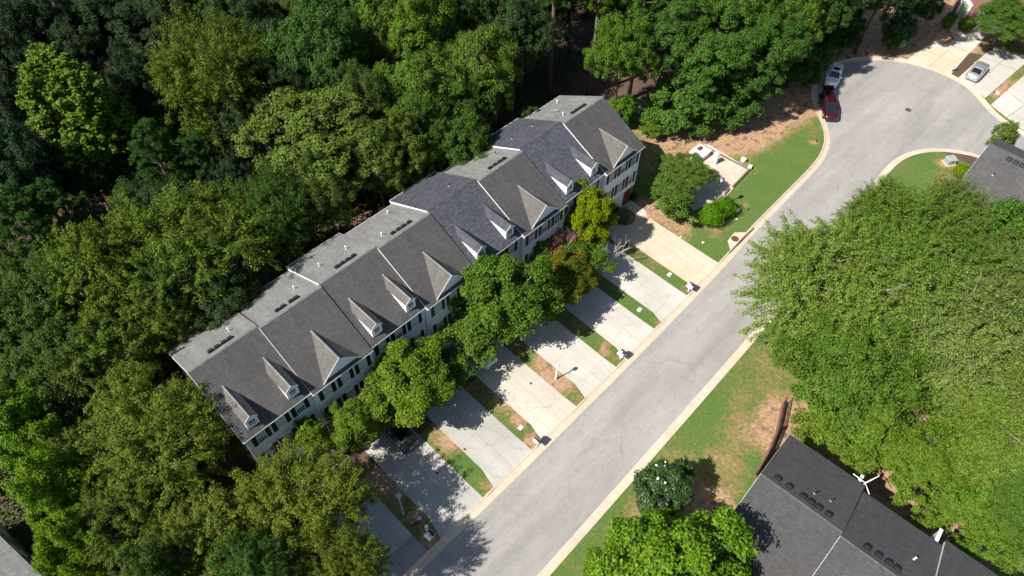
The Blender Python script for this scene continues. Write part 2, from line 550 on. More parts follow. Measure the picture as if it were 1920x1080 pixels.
left_px = [(1394.5, 439), (1464.9, 368), (1528, 305), (1543, 277), (1546, 256), (1541, 235), (1532, 214), (1523, 193), (1519, 171), (1529, 145), (1551, 124), (1577, 113),
           (1610, 107), (1657, 106), (1700, 111), (1733, 120), (1767, 132), (1800, 147), (1827, 165), (1847, 187), (1870, 213), (1897, 233), (1920, 247), (1990, 285), (2120, 340)]
kerb_left = [Vector((-90, -20.9, 0)), Vector((5.8, -20.12, 0)), Vector((30.5, -19.7, 0)), Vector((48.5, -19.05, 0))] + [at(*p) for p in left_px]
right_px = [(1643, 360), (1660, 331), (1687, 303), (1717, 289), (1753, 284), (1787, 286), (1820, 292), (1840, 298), (1900, 318), (2000, 362), (2110, 410)]
kerb_right = [Vector((-90, -31.3, 0)), Vector((11.3, -28.55, 0)), Vector((41.6, -27.6, 0)), at(1560, 470)] + [at(*p) for p in right_px]
kerb_left = resample(smooth_poly(kerb_left, 2), .6)
kerb_right = resample(smooth_poly(kerb_right, 2), .6)
outline = kerb_left + kerb_right[::-1]

def flat_mesh(name, pts, z, mat, holes=()):
    loops = [[Vector((p.x, p.y, 0)) for p in pts]] + [[Vector((p.x, p.y, 0)) for p in h] for h in holes]
    tris = tessellate_polygon(loops)
    vs = [(p.x, p.y, z) for lp in loops for p in lp]
    me = bpy.data.meshes.new(name)
    me.from_pydata(vs, [], [tuple(t) for t in tris])
    me.materials.append(mat)
    if me.polygons and sum(p.normal.z for p in me.polygons) < 0: me.flip_normals()
    return me

outer = [Vector(p) for p in ((-700, -700, 0), (1100, -700, 0), (1100, 1100, 0), (-700, 1100, 0))]
tag(link('ground', flat_mesh('ground', outer, 0.0, M['soil'], [outline])), kind='structure')
tag(link('road', flat_mesh('road', outline, -0.10, M['asphalt'])), kind='structure')

DRIVES = [(1.4, 5.75), (7.65, 12.1), (13.85, 18.25), (20.05, 24.4), (26.15, 30.4), (32.2, 36.65), (38.25, 42.5), (44.0, 48.6)]
H4_DRIVES = [(at(1701, 112), at(1778, 138)), (at(1797, 144), at(1846, 180)), (at(1857, 196), at(1915, 243))]

def apron_at(p):
    if p.y < -15 and p.x < 52: return any(a - .5 < p.x < b + .1 for a, b in DRIVES)
    for a, b in H4_DRIVES:
        d = (b - a).length
        if (p - a).length < d * 1.02 and (p - b).length < d * 1.02: return True
    return False

def kerb_mesh(name, line, side, gaps):
    """rolled gutter pan and raised lip swept along the back-of-kerb line; the road lies on `side`"""
    vs, fs = [], []
    n = len(line)
    for i, p in enumerate(line):
        d = (line[min(i + 1, n - 1)] - line[max(i - 1, 0)]).normalized()
        nn = Vector((d.y, -d.x, 0)) * side
        if gaps and apron_at(p):
            prof = [(.78, -.094), (.30, -.075), (.16, -.045), (.14, -.01), (.0, .014), (.0, -.11)]
        else:
            prof = [(.78, -.094), (.30, -.075), (.19, -.065), (.15, .052), (.0, .055), (.0, -.11)]
        vs += [tuple(p + nn * a + Vector((0, 0, z))) for a, z in prof]
    k = 6
    for i in range(n - 1):
        for j in range(k - 1):
            q = (i * k + j, (i + 1) * k + j, (i + 1) * k + j + 1, i * k + j + 1)
            fs.append(q if side > 0 else q[::-1])
    me = bpy.data.meshes.new(name); me.from_pydata(vs, [], fs); me.materials.append(M['kerb_concrete'])
    return me
tag(link('kerb', kerb_mesh('kerb', kerb_left, 1, True)), kind='structure')
tag(link('kerb', kerb_mesh('kerb', kerb_right, -1, False)), kind='structure')

def kerb_y(x):
    for a, b in zip(kerb_left, kerb_left[1:]):
        if a.x <= x <= b.x: return a.y + (b.y - a.y) * (x - a.x) / (b.x - a.x)
    return -20.15 + .0235 * x

def lawn(pts, blobs=(), base=0.0, step=.8, z=.006, sink=None):
    """turf with a per-vertex weight for worn and bare patches; blobs are (x, y, radius, weight)"""
    P = resample([Vector((p[0], p[1], 0)) for p in pts] + [Vector((pts[0][0], pts[0][1], 0))], step)[:-1]
    n = len(P)
    xs = [p.x for p in P]; ys = [p.y for p in P]
    rg = random.Random(n)
    inner = []
    def inside(x, y):
        c = False; j = n - 1
        for i in range(n):
            if (ys[i] > y) != (ys[j] > y) and x < (xs[j] - xs[i]) * (y - ys[i]) / (ys[j] - ys[i]) + xs[i]: c = not c
            j = i
        return c
    x = min(xs) + step / 2
    while x < max(xs):
        y = min(ys) + step / 2
        while y < max(ys):
            xx, yy = x + rg.uniform(-.3, .3) * step, y + rg.uniform(-.3, .3) * step
            if inside(xx, yy): inner.append(Vector((xx, yy)))
            y += step
        x += step
    vv = [Vector((p.x, p.y)) for p in P] + inner
    v2, e2, f2, _, _, _ = delaunay_2d_cdt(vv, [(i, (i + 1) % n) for i in range(n)], [], 1, 1e-5)
    me = bpy.data.meshes.new('lawn')
    me.from_pydata([(p.x, p.y, z) for p in v2], [], f2)
    if sum(p.normal.z for p in me.polygons) < 0: me.flip_normals()
    att = me.attributes.new('bare', 'FLOAT', 'POINT')
    w = []
    for p in v2:
        b = base
        for bx, by, br, bw in blobs:
            d = math.hypot(p.x - bx, p.y - by) / br
            if d < 1.6: b += bw * max(0, 1 - (d / 1.6) ** 2)
        w.append(b)
    att.data.foreach_set('value', w)
    me.materials.append(M['lawn'])
    return tag(link('lawn', me), kind='structure')

def px_blob(u, v, r, w):
    p = at(u, v); return (p.x, p.y, r, w)

# strips of grass between the driveways
edges = [-3.0] + [e for d in DRIVES for e in d]
for k in range(8):
    xa = edges[2 * k] if k else -4.5
    xb = DRIVES[k][0]
    top = (-10.2, -11.2, -11.6, -11.0, -10.4, -11.2, -10.6, -10.0)[k]
    pts = [(xa, kerb_y(xa)), (xb - .45, kerb_y(xb)), (xb - .12, -18.6), (xb, -17.3), (xb, top), (xa, top)]
    bl = [((xa + xb) / 2, -9.5, 2.2, .55), (xb - .1, -14, .9, .35), ((xa + xb) / 2, kerb_y(xa) + .4, .7, .4)]
    if k == 4: bl += [px_blob(1035, 690, 1.6, .8), px_blob(1045, 715, 1.3, .9)]
    if k == 3: bl += [px_blob(973, 790, .6, .7), px_blob(960, 760, 1.3, .4), px_blob(1000, 835, .9, .9)]
    if k == 1: bl += [(7, -12, 4, .5), px_blob(780, 970, .6, .8), px_blob(800, 1010, .7, .6)]
    if k == 2: bl += [px_blob(840, 830, 1.4, .4)]
    if k == 5: bl += [px_blob(1133, 660, .45, .9), px_blob(1136, 645, .5, .5)]
    if k == 6: bl += [px_blob(1165, 640, .5, .4)]
    lawn(pts, bl, .03, .5)
# big lawn by the turning circle
i5 = min(range(len(kerb_left)), key=lambda i: (kerb_left[i] - at(1600, 108)).length)
kl = kerb_left[:i5]
ne = [(48.62, -7), (48.62, -19.0)] + [(p.x, p.y) for p in kl if p.x > 48.7] + [(104, 2), (84, 8), (66, 4), (58, 9), (50.5, 9), (50.5, -5.5)]
lawn(ne, [px_blob(1290, 262, 3.6, .8), px_blob(1360, 268, 3.2, .7), px_blob(1400, 240, 3.6, .75), px_blob(1455, 212, 3.8, .75), px_blob(1500, 160, 4.5, 1.0), px_blob(1550, 105, 8, 1.2), px_blob(1450, 150, 6, 1.0), px_blob(1350, 200, 6, 1.0),
          px_blob(1230, 400, 1.7, .9), px_blob(1275, 432, 1.5, .7), px_blob(1340, 432, 1.2, .45), px_blob(1216, 310, 3.2, .4), px_blob(1525, 268, .6, .8), px_blob(1400, 388, .5, .7),
          px_blob(1215, 235, 3, .7), px_blob(1390, 373, .5, .3), px_blob(1330, 402, 1.4, .7), px_blob(1205, 385, 1.6, .5), px_blob(1405, 318, .9, .45), px_blob(1520, 190, 2.2, .5)], -.05, .8)
# lawn on the far side of the road
kr = [p for p in kerb_right if -30 < p.x < 84]
so = [(p.x, p.y) for p in kr] + [(86, -62), (-30, -62)]
lawn(so, [px_blob(1385, 800, 1.6, .28), px_blob(1432, 820, 1.2, .38), px_blob(1450, 775, 1.0, .4), px_blob(1370, 850, 1.6, .22), px_blob(1330, 970, 1.8, .7), px_blob(1200, 980, 1.8, .4),
          px_blob(1630, 875, 2.6, .7), px_blob(1690, 920, 2.6, .55), px_blob(1500, 800, 2.6, .5), px_blob(1770, 305, .8, .95), px_blob(1795, 345, 1.8, .9), px_blob(1300, 990, 3, .8),
          px_blob(1780, 990, 3, .3), (42, -38, 8, .4), (42, -46, 8, .3), (25, -33, 4, .4)], .05, 1.1)
# lawn round the far brick house
i4 = min(range(len(kerb_left)), key=lambda i: (kerb_left[i] - at(1600, 108)).length)
k4 = kerb_left[i4:]
h4 = [(p.x, p.y) for p in k4] + [(150, -60), (150, 6), (98, 6)]
lawn(h4, [px_blob(1690, 65, 5, .8), px_blob(1740, 70, 5, .75), px_blob(1710, 100, 2.5, .3), px_blob(1620, 90, 6, .9), px_blob(1875, 165, 2.5, .55), (118, -14, 8, .9), px_blob(1770, 60, 4, .7)], .25, 1.2)

# ------------------------------------------------------------------ driveways
def slab_part(parent, xy, mat, z1=.016):
    mb = MB(); mb.prism(xy, -.12, z1)
    return mb.build('slab', mat, parent)

for k, (xa, xb) in enumerate(DRIVES):
    d = tag(empty('driveway', (0, 0, 0)), kind='structure')
    mat = M[('concrete_worn', 'concrete_worn', 'concrete_worn', 'concrete_warm', 'concrete', 'concrete', 'concrete', 'concrete_tan')[k]]
    mid = (xa + xb) / 2 + (.1 if k % 2 else -.1)
    cuts = [-6.0, -8.9, -12.0, -15.1, -18.2]
    g = .009
    for a, b in zip(cuts, cuts[1:]):
        slab_part(d, [(xa, b + g), (mid - g, b + g), (mid - g, a), (xa, a)], mat)
        slab_part(d, [(mid + g, b + g), (xb, b + g), (xb, a), (mid + g, a)], mat)
    slab_part(d, [(xa - .42, kerb_y(xa) + .002), (mid - g, kerb_y(mid) + .002), (mid - g, -18.2), (xa - .02, -18.2)], M['asphalt'] if k == 0 else mat)
    slab_part(d, [(mid + g, kerb_y(mid) + .002), (xb + .05, kerb_y(xb) + .002), (xb, -18.2), (mid + g, -18.2)], M['asphalt'] if k == 0 else mat)
# front walk bay beside the end driveway and the paved fan at the storm drain
pth = tag(empty('path', (0, 0, 0)), kind='structure')
slab_part(pth, [(48.62, -6.0), (48.62, -9.2), (49.2, -8.4), (49.3, -6.0)], M['concrete'])
slab_part(pth, [(44.0, -7.2), (43.1, -8.0), (42.9, -9.6), (43.98, -10.2)], M['concrete'])

def quad_drive(pts, nx, ny, mat):
    d = tag(empty('driveway', (0, 0, 0)), kind='structure')
    A, B, C_, D = [Vector(p) for p in pts]      # A-B along the kerb, D-C at the house
    for i in range(nx):
        for j in range(ny):
            def q(s, t): return A.lerp(B, s).lerp(D.lerp(C_, s), t)
            e = .006
            p = [q(i / nx + e, j / ny + e * .6), q((i + 1) / nx - e, j / ny + e * .6), q((i + 1) / nx - e, (j + 1) / ny - e * .6), q(i / nx + e, (j + 1) / ny - e * .6)]
            slab_part(d, [(v.x, v.y) for v in p], mat)
quad_drive([at(1701, 111), at(1782, 141), at(1818, 99), at(1757, 74)], 2, 2, M['concrete_tan'])
quad_drive([at(1779, 82), at(1819, 99), at(1880, 36), at(1836, 34)], 1, 3, M['concrete'])
quad_drive([at(1797, 145), at(1847, 184), at(1935, 108), at(1862, 88)], 2, 3, M['concrete'])
quad_drive([at(1857, 197), at(1918, 245), at(2030, 190), at(1945, 118)], 2, 3, M['concrete'])
pth = tag(empty('path', (0, 0, 0)), kind='structure')
slab_part(pth, [tuple(at(*p))[:2] for p in ((1791, 73), (1802, 64), (1806, 42), (1787, 38), (1780, 57))], M['concrete_tan'])
tag(link('mulch_bed', flat_mesh('mulch_bed', [at(*p) for p in ((1766, 131), (1797, 145), (1842, 103), (1820, 99))], .011, M['mulch'])), kind='structure')

# ------------------------------------------------------------------ foliage
def fib(n, rg, zmin=-1.0):
    i = np.arange(n) + .5
    z = 1 - (1 - zmin) * i / n
    ph = i * 2.399963 + rg.uniform(0, 6.28)
    r_ = np.sqrt(np.maximum(0, 1 - z * z))
    d = np.stack([r_ * np.cos(ph), r_ * np.sin(ph), z], 1)
    d += rg.normal(0, .16, d.shape)
    return d / np.linalg.norm(d, axis=1)[:, None]

def unit(a): return a / np.maximum(1e-9, np.linalg.norm(a, axis=1))[:, None]

def leaf_mesh(name, c, nrm, L, W, rg, mat, tdir=None):
    n = len(c)
    nrm = unit(nrm)
    t = rg.normal(0, 1, (n, 3)) if tdir is None else tdir + rg.normal(0, .35, (n, 3))
    t = unit(t - nrm * (t * nrm).sum(1)[:, None])
    b = np.cross(nrm, t)
    s = rg.uniform(.7, 1.3, n)[:, None]
    L = L * s * .5; W = W * s * .5
    v = np.empty((n, 4, 3), np.float32)
    v[:, 0] = c + t * L; v[:, 1] = c + b * W - t * L * .15 - nrm * W * .25; v[:, 2] = c - t * L; v[:, 3] = c - b * W - t * L * .15 - nrm * W * .25
    me = bpy.data.meshes.new(name)
    me.vertices.add(n * 4); me.vertices.foreach_set('co', v.ravel())
    me.loops.add(n * 4); me.loops.foreach_set('vertex_index', np.arange(n * 4, dtype=np.int32))
    me.polygons.add(n); me.polygons.foreach_set('loop_start', np.arange(n, dtype=np.int32) * 4)
    try: me.polygons.foreach_set('loop_total', np.full(n, 4, np.int32))
    except Exception: pass
    me.update(calc_edges=True)
    me.materials.append(mat)
    return me

def proto_tree(seed, Rh=6.5, Rv=4.6, H=9.5, n_lobe=20, lobe=(.34, .5), n_cl=20, cl=(.10, .17), n_leaf=110, L=.30, W=.17, spray=0.0, shape='round',
               mat='leaf', bark='bark', trunk_r=.24, zmin=-.45, droop=0.0, upw=.75, flat=.8, inner=.2, rad=(.52, .74)):
    """two meshes, crown and trunk with limbs; crown centre at height H"""
    rg = np.random.default_rng(seed)
    d = fib(n_lobe, rg, zmin)
    rad = rg.uniform(rad[0], rad[1], n_lobe) * (1 + .16 * np.sin(np.arctan2(d[:, 1], d[:, 0]) * 2 + seed) + .10 * np.sin(np.arctan2(d[:, 1], d[:, 0]) * 3 + seed * 1.7))
    lc = d * rad[:, None] * np.array([Rh, Rh, Rv])
    if shape == 'ovoid':                       # plume: narrow top, wide low shoulders
        tt = (lc[:, 2] / Rv + 1) / 2
        lc[:, :2] *= (1.15 - .75 * tt)[:, None]
    lr = rg.uniform(lobe[0], lobe[1], n_lobe) * Rh
    if shape == 'ovoid': lr *= .8
    C, Nn, T = [], [], []
    for i in range(n_lobe):
        out = unit((lc[i] + np.array([0, 0, .35 * Rh]))[None])[0]
        dd = unit(rg.normal(0, 1, (n_cl * 3, 3)) + out * .9)[:n_cl]
        cc = lc[i] + dd * (lr[i] * rg.uniform(.55, 1.0, n_cl))[:, None] * np.array([1, 1, flat])
        if inner: cc[: int(n_cl * inner)] = lc[i] * rg.uniform(.2, .8, int(n_cl * inner))[:, None] + rg.normal(0, lr[i] * .3, (int(n_cl * inner), 3))
        for j in range(n_cl):
            rc = rg.uniform(cl[0], cl[1]) * Rh
            k = int(n_leaf * rg.uniform(.7, 1.3))
            u_ = unit(rg.normal(0, 1, (k, 3)))
            rr = rg.uniform(0, 1, k) ** .45
            off = u_ * (rc * rr)[:, None] * np.array([1, 1, .7])
            if spray:
                ax_ = unit((dd[j] + np.array([0, 0, -droop]) + rg.normal(0, .25, 3))[None])[0]
                s_ = rg.uniform(-.6, 1.4, k) * rc * spray
                off = off * (.75 - .3 * np.clip(s_ / (rc * spray), 0, 1))[:, None] + ax_ * s_[:, None]
                T.append(np.repeat(ax_[None], k, 0))
            C.append(cc[j] + off)
            Nn.append(u_ * .55 + np.array([0, 0, upw]) + out * .35 + rg.normal(0, .38, (k, 3)))
    C = np.concatenate(C); Nn = np.concatenate(Nn)
    C[:, 2] += H
    crown = leaf_mesh('crown', C, Nn, L, W, rg, M[mat], np.concatenate(T) if T else None)
    mb = MB()
    base_z = H - Rv * .55
    tp = [Vector((0, 0, 0)), Vector((rg.normal(0, .12), rg.normal(0, .12), base_z * .5)), Vector((rg.normal(0, .2), rg.normal(0, .2), base_z)), Vector((rg.normal(0, .3), rg.normal(0, .3), H + Rv * .35))]
    mb.tube(tp, [trunk_r * 1.35, trunk_r, trunk_r * .85, trunk_r * .25], 8)
    for i in range(n_lobe):
        e = Vector(lc[i]) + Vector((0, 0, H))
        s0 = tp[2].lerp(tp[3], float(np.clip((lc[i][2] / Rv + .6) * .5, 0, .8)))
        mid_ = s0.lerp(e, .5) + Vector((0, 0, -.06 * (e - s0).length)) + Vector(rg.normal(0, .15, 3))
        r0 = trunk_r * rg.uniform(.28, .42)
        mb.tube([s0, mid_, e], [r0, r0 * .7, r0 * .3], 5, cap=False)
        for q in range(3):
            e2 = e + Vector(rg.normal(0, 1, 3)).normalized() * lr[i] * (.8 + .3 * (q == 0))
            mb.tube([mid_.lerp(e, .5 + .2 * q), e2], [r0 * .4, r0 * .12], 4, cap=False)
    trunk = mb.mesh('trunk', M[bark])
    return dict(crown=crown, trunk=trunk, R=Rh, H=H, mat=mat)

def proto_pine(seed, Rh=3.4, H=15.0, Rv=3.6, n_br=34, tall=True):
    rg = np.random.default_rng(seed)
    C, Nn, T = [], [], []
    mb = MB()
    top = H + Rv
    tr = .24
    mb.tube([(0, 0, 0), (.1, 0, H * .5), (.05, .1, H), (0, 0, top)], [tr * 1.3, tr, tr * .7, .05], 8)
    for i in range(n_br):
        t = (i + .5) / n_br
        z = H - Rv + 2 * Rv * t
        a = i * 2.4 + rg.normal(0, .2)
        Lb = Rh * (1.0 - .72 * max(0, t - .25) / .75) * rg.uniform(.65, 1.05) * (.55 + .45 * min(1, t / .25))
        dirv = np.array([math.cos(a), math.sin(a), .25 + .5 * t])
        e = np.array([0, 0, z]) + dirv * Lb
        mb.tube([(0, 0, z), tuple(e)], [.06, .025], 4, cap=False)
        for q in range(9):
            s = rg.uniform(.45, 1.08)
            c0 = np.array([0, 0, z]) + dirv * Lb * s + rg.normal(0, .28, 3) * np.array([1, 1, .5])
            k = 95
            u_ = unit(rg.normal(0, 1, (k, 3)) + np.array([0, 0, .55]))
            C.append(c0 + u_ * rg.uniform(.08, .34, k)[:, None])
            T.append(u_ * 3)
            Nn.append(rg.normal(0, 1, (k, 3)) + np.array([0, 0, .8]))
    crown = leaf_mesh('crown', np.concatenate(C), np.concatenate(Nn), .30, .055, rg, M['leaf'], np.concatenate(T))
    return dict(crown=crown, trunk=mb.mesh('trunk', M['bark_pine']), R=Rh, H=H, mat='leaf')

def proto_shrub(seed, n=5200, L=.09, W=.06, mat='leaf'):
    rg = np.random.default_rng(seed)
    u_ = unit(rg.normal(0, 1, (n, 3)))
    lump = 1 + .10 * np.sin(u_[:, 0] * 7 + seed) * np.sin(u_[:, 1] * 6) + .08 * np.sin(u_[:, 2] * 9 + u_[:, 0] * 5)
    r_ = rg.uniform(.72, 1.02, n) * lump
    C = u_ * r_[:, None] * np.array([1, 1, .85]); C[:, 2] = np.maximum(C[:, 2], -.78) + .85
    crown = leaf_mesh('foliage', C, u_ + rg.normal(0, .45, (n, 3)) + np.array([0, 0, .3]), L, W, rg, M[mat])
    mb = MB()
    for i in range(6):
        a = i * 1.05
        mb.tube([(0, 0, 0), (.55 * math.cos(a), .55 * math.sin(a), 1.0)], [.04, .015], 4, cap=False)
    return dict(crown=crown, trunk=mb.mesh('stem', M['bark']), R=1.0, H=.85, mat=mat)

PROTO = {
    'broad': [proto_tree(11, n_lobe=30, lobe=(.24, .42), rad=(.45, .8), cl=(.07, .14), L=.24, W=.13, n_leaf=118), proto_tree(12, n_lobe=28, lobe=(.24, .46), zmin=-.3, rad=(.45, .8), cl=(.07, .15), L=.24, W=.13, n_leaf=120), proto_tree(13, Rv=5.4, n_lobe=34, lobe=(.2, .38), rad=(.45, .82), cl=(.07, .13), L=.24, W=.13, n_leaf=105)],
    'fine': [proto_tree(21, L=.26, W=.10, n_lobe=26, n_cl=24, n_leaf=115, cl=(.09, .15), lobe=(.28, .44), spray=1.3, droop=.25, zmin=-.5),
             proto_tree(22, L=.26, W=.10, n_lobe=22, n_cl=26, n_leaf=120, cl=(.09, .16), lobe=(.32, .48), spray=1.4, droop=.2, zmin=-.35, Rv=4.0),
             proto_tree(23, L=.25, W=.11, n_lobe=30, n_cl=20, n_leaf=115, cl=(.08, .14), lobe=(.24, .40), spray=1.2, droop=.3, zmin=-.6, Rv=5.2)],
    'oak': [proto_tree(31, Rh=9, Rv=5.2, H=8.6, L=.27, W=.085, n_lobe=46, n_cl=30, n_leaf=100, cl=(.055, .10), lobe=(.2, .32), spray=1.8, droop=.35, zmin=-.25, trunk_r=.4, flat=.65, bark='bark_grey'),
            proto_tree(32, Rh=9, Rv=4.8, H=8.6, L=.27, W=.085, n_lobe=42, n_cl=32, n_leaf=100, cl=(.055, .10), lobe=(.2, .34), spray=1.9, droop=.4, zmin=-.2, trunk_r=.4, flat=.65, bark='bark_grey')],
    'maple': [proto_tree(41, Rh=4.2, Rv=3.7, H=5.2, L=.19, W=.14, n_lobe=50, n_cl=15, n_leaf=84, cl=(.09, .17), lobe=(.14, .28), bark='bark_grey', upw=.85, trunk_r=.15, zmin=-.6, rad=(.45, .86), flat=.95),
              proto_tree(42, Rh=4.2, Rv=4.2, H=5.2, L=.19, W=.14, n_lobe=50, n_cl=15, n_leaf=84, cl=(.09, .17), lobe=(.14, .28), bark='bark_grey', upw=.85, trunk_r=.15, zmin=-.55, rad=(.45, .80), flat=.95),
              proto_tree(43, Rh=4.2, Rv=3.1, H=5.2, L=.19, W=.14, n_lobe=50, n_cl=15, n_leaf=84, cl=(.09, .17), lobe=(.14, .28), bark='bark_grey', upw=.85, trunk_r=.15, zmin=-.4, rad=(.4, .95), flat=.95)],
    'round': [proto_tree(45, L=.23, W=.14, n_lobe=34, n_cl=24, n_leaf=100, cl=(.065, .11), lobe=(.22, .34), zmin=-.55, Rv=5.2, rad=(.6, .78), upw=.8)],
    'poplar': [proto_tree(51, Rh=4.6, Rv=8.2, H=12, L=.27, W=.2, n_lobe=44, n_cl=20, n_leaf=62, cl=(.10, .17), lobe=(.2, .36), shape='ovoid', zmin=-.9, trunk_r=.22, flat=1.5, spray=1.2, droop=-.8)],
    'pine': [proto_pine(61), proto_pine(62, Rh=3.0, n_br=28)],
    'magnolia': [proto_tree(71, Rh=3.1, Rv=3.0, H=3.6, L=.27, W=.12, n_lobe=26, n_cl=16, n_leaf=48, cl=(.10, .16), lobe=(.22, .36), mat='leaf_glossy', trunk_r=.13, zmin=-.8)],
    'shrub': [proto_shrub(81), proto_shrub(82)],
    'sapling': [proto_tree(91, Rh=2.2, Rv=2.2, H=3.4, L=.2, W=.12, n_lobe=16, n_cl=12, n_leaf=45, cl=(.13, .22), lobe=(.25, .42), trunk_r=.06, zmin=-.6)],
    'thicket': [proto_tree(95, Rh=4.2, Rv=4.0, H=3.6, L=.27, W=.17, n_lobe=30, n_cl=18, n_leaf=60, cl=(.10, .17), lobe=(.22, .38), trunk_r=.1, zmin=-.85, upw=.6)],
}
_rot = random.Random(5)

def plant(name, kind, var, xy, r_, zc, color, label, cat='tree', group=None, mat=None):
    P = PROTO[kind][var % len(PROTO[kind])]
    if kind in ('broad', 'thicket', 'maple', 'sapling') and color[0] < .54 * color[1]: color = (color[0] * 1.17, color[1] * .97, color[2])
    root = empty(name, (xy[0], xy[1], 0), _rot.uniform(0, 6.28), label, cat, group)
    s = r_ / P['R']; sz = zc / P['H']
    root.scale = (s, s, sz)
    cr = link('foliage' if kind == 'shrub' else 'crown', P['crown'], root)
    cr.color = c4(color)
    if mat:
        cr.material_slots[0].link = 'OBJECT'; cr.material_slots[0].material = M[mat]
    link('stem' if kind == 'shrub' else 'trunk', P['trunk'], root)
    return root

def tree_px(kind, var, u, v, zc, rpx, color, label, group=None, name=None, mat=None, cat='tree'):
    """crown centre seen at (u, v), zc metres up, with a crown rpx photo pixels in radius"""
    p = at(u, v, zc)
    nm = name or {'pine': 'pine_tree', 'magnolia': 'magnolia_tree', 'maple': 'maple_tree', 'oak': 'willow_oak', 'poplar': 'poplar_tree', 'sapling': 'young_tree', 'thicket': 'leafy_bush'}.get(kind, 'broadleaf_tree')
    return plant(nm, kind, var, (p.x, p.y), rpx * depth(p) / F0, zc, color, label, cat, group, mat)

# ------------------------------------------------------------------ townhouses
PITCH_M = 6.18

def window_part(parent, cx, y, zc, w, h, facing=-1, axis='y', blind=None, cols=3, rows=2):
    """double-hung sash: frame part > pane, muntin. y is the wall face it sits on, facing outwards along `axis`"""
    def bx(mb, a0, a1, d0, d1, z0, z1):
        if axis == 'y': mb.box(cx + a0, cx + a1, min(y + facing * d0, y + facing * d1), max(y + facing * d0, y + facing * d1), z0, z1)
        else: mb.box(min(y + facing * d0, y + facing * d1), max(y + facing * d0, y + facing * d1), cx + a0, cx + a1, z0, z1)
    hw, hh, t = w / 2, h / 2, .055
    f = MB()
    bx(f, -hw, -hw + t, -.02, .06, zc - hh, zc + hh); bx(f, hw - t, hw, -.02, .06, zc - hh, zc + hh)
    bx(f, -hw + t, hw - t, -.02, .062, zc + hh - t - .02, zc + hh); bx(f, -hw + t, hw - t, -.02, .075, zc - hh, zc - hh + t)
    bx(f, -hw + t, hw - t, -.02, .045, zc - .025, zc + .025)
    fr = f.build('window', M['white_trim'], parent)
    p = MB(); bx(p, -hw + t, hw - t, -.02, .018, zc + .025, zc + hh - t - .02)
    p.build('pane', M['curtain'] if blind in ('curtain', 'half') else (M['tan_blind'] if blind else M['window_glass']), fr)
    p = MB(); bx(p, -hw + t, hw - t, -.02, .012, zc - hh + t, zc - .025)
    p.build('pane', M['tan_blind'] if blind == 'tan' else (M['curtain'] if blind == 'curtain' else M['window_glass']), fr)
    q = MB()
    for i in range(1, cols):
        a = -hw + t + (w - 2 * t) * i / cols
        bx(q, a - .009, a + .009, .014, .03, zc + .026, zc + hh - t - .021)
        bx(q, a - .009, a + .009, .010, .026, zc - hh + t + .001, zc - .026)
    for zz, dd in ((zc + hh * .5 - .02, .028), (zc - hh * .5 + .02, .024)):
        bx(q, -hw + t, hw - t, .013 if zz > zc else .009, dd, zz - .009, zz + .009)
    q.build('muntin', M['white_trim'], fr)
    return fr

_shut = {}
def shutter_part(parent, x, y, zc, h, mat):
    key = (round(h, 2), mat)
    if key not in _shut:
        mb = MB(); w = .40
        mb.box(-w / 2, -w / 2 + .05, -.05, 0, -h / 2, h / 2); mb.box(w / 2 - .05, w / 2, -.05, 0, -h / 2, h / 2)
        for z0 in (-h / 2, -.03, h / 2 - .07): mb.box(-w / 2 + .05, w / 2 - .05, -.048, 0, z0, z0 + .07)
        z0 = -h / 2 + .08
        while z0 < h / 2 - .09:
            if abs(z0 + .02) > .06: mb.box(-w / 2 + .05, w / 2 - .05, -.038, 0, z0, z0 + .045)
            z0 += .065
        _shut[key] = mb.mesh('shutter', M[mat])
    return link('shutter', _shut[key], parent, (x, y - .004, zc))

_vent = None
def vent_mesh():
    global _vent
    if _vent is None:
        mb = MB()
        mb.slab([(-.22, -.2, .16), (.22, -.2, .16), (.22, .16, .16), (-.22, .16, .16)], (0, 0, -.05))
        mb.slab([(-.17, -.15, .11), (.17, -.15, .11), (.17, .13, .11), (-.17, .13, .11)], (0, 0, -.13))
        mb.slab([(-.26, -.24, .03), (.26, -.24, .03), (.26, .22, .03), (-.26, .22, .03)], (0, 0, -.03))
        mb.add([(-.22, -.2, .16), (.22, -.2, .16), (.22, .16, .16), (-.22, .16, .16), (-.15, -.13, .205), (.15, -.13, .205), (.15, .09, .205), (-.15, .09, .205)],
               [(4, 5, 6, 7), (0, 1, 5, 4), (1, 2, 6, 5), (2, 3, 7, 6), (3, 0, 4, 7)])
        _vent = mb.mesh('roof_vent', M['vent_black'])
    return _vent

def roof_slab(mb, pts, t=.045):
    mb.slab(pts, (0, 0, -t))

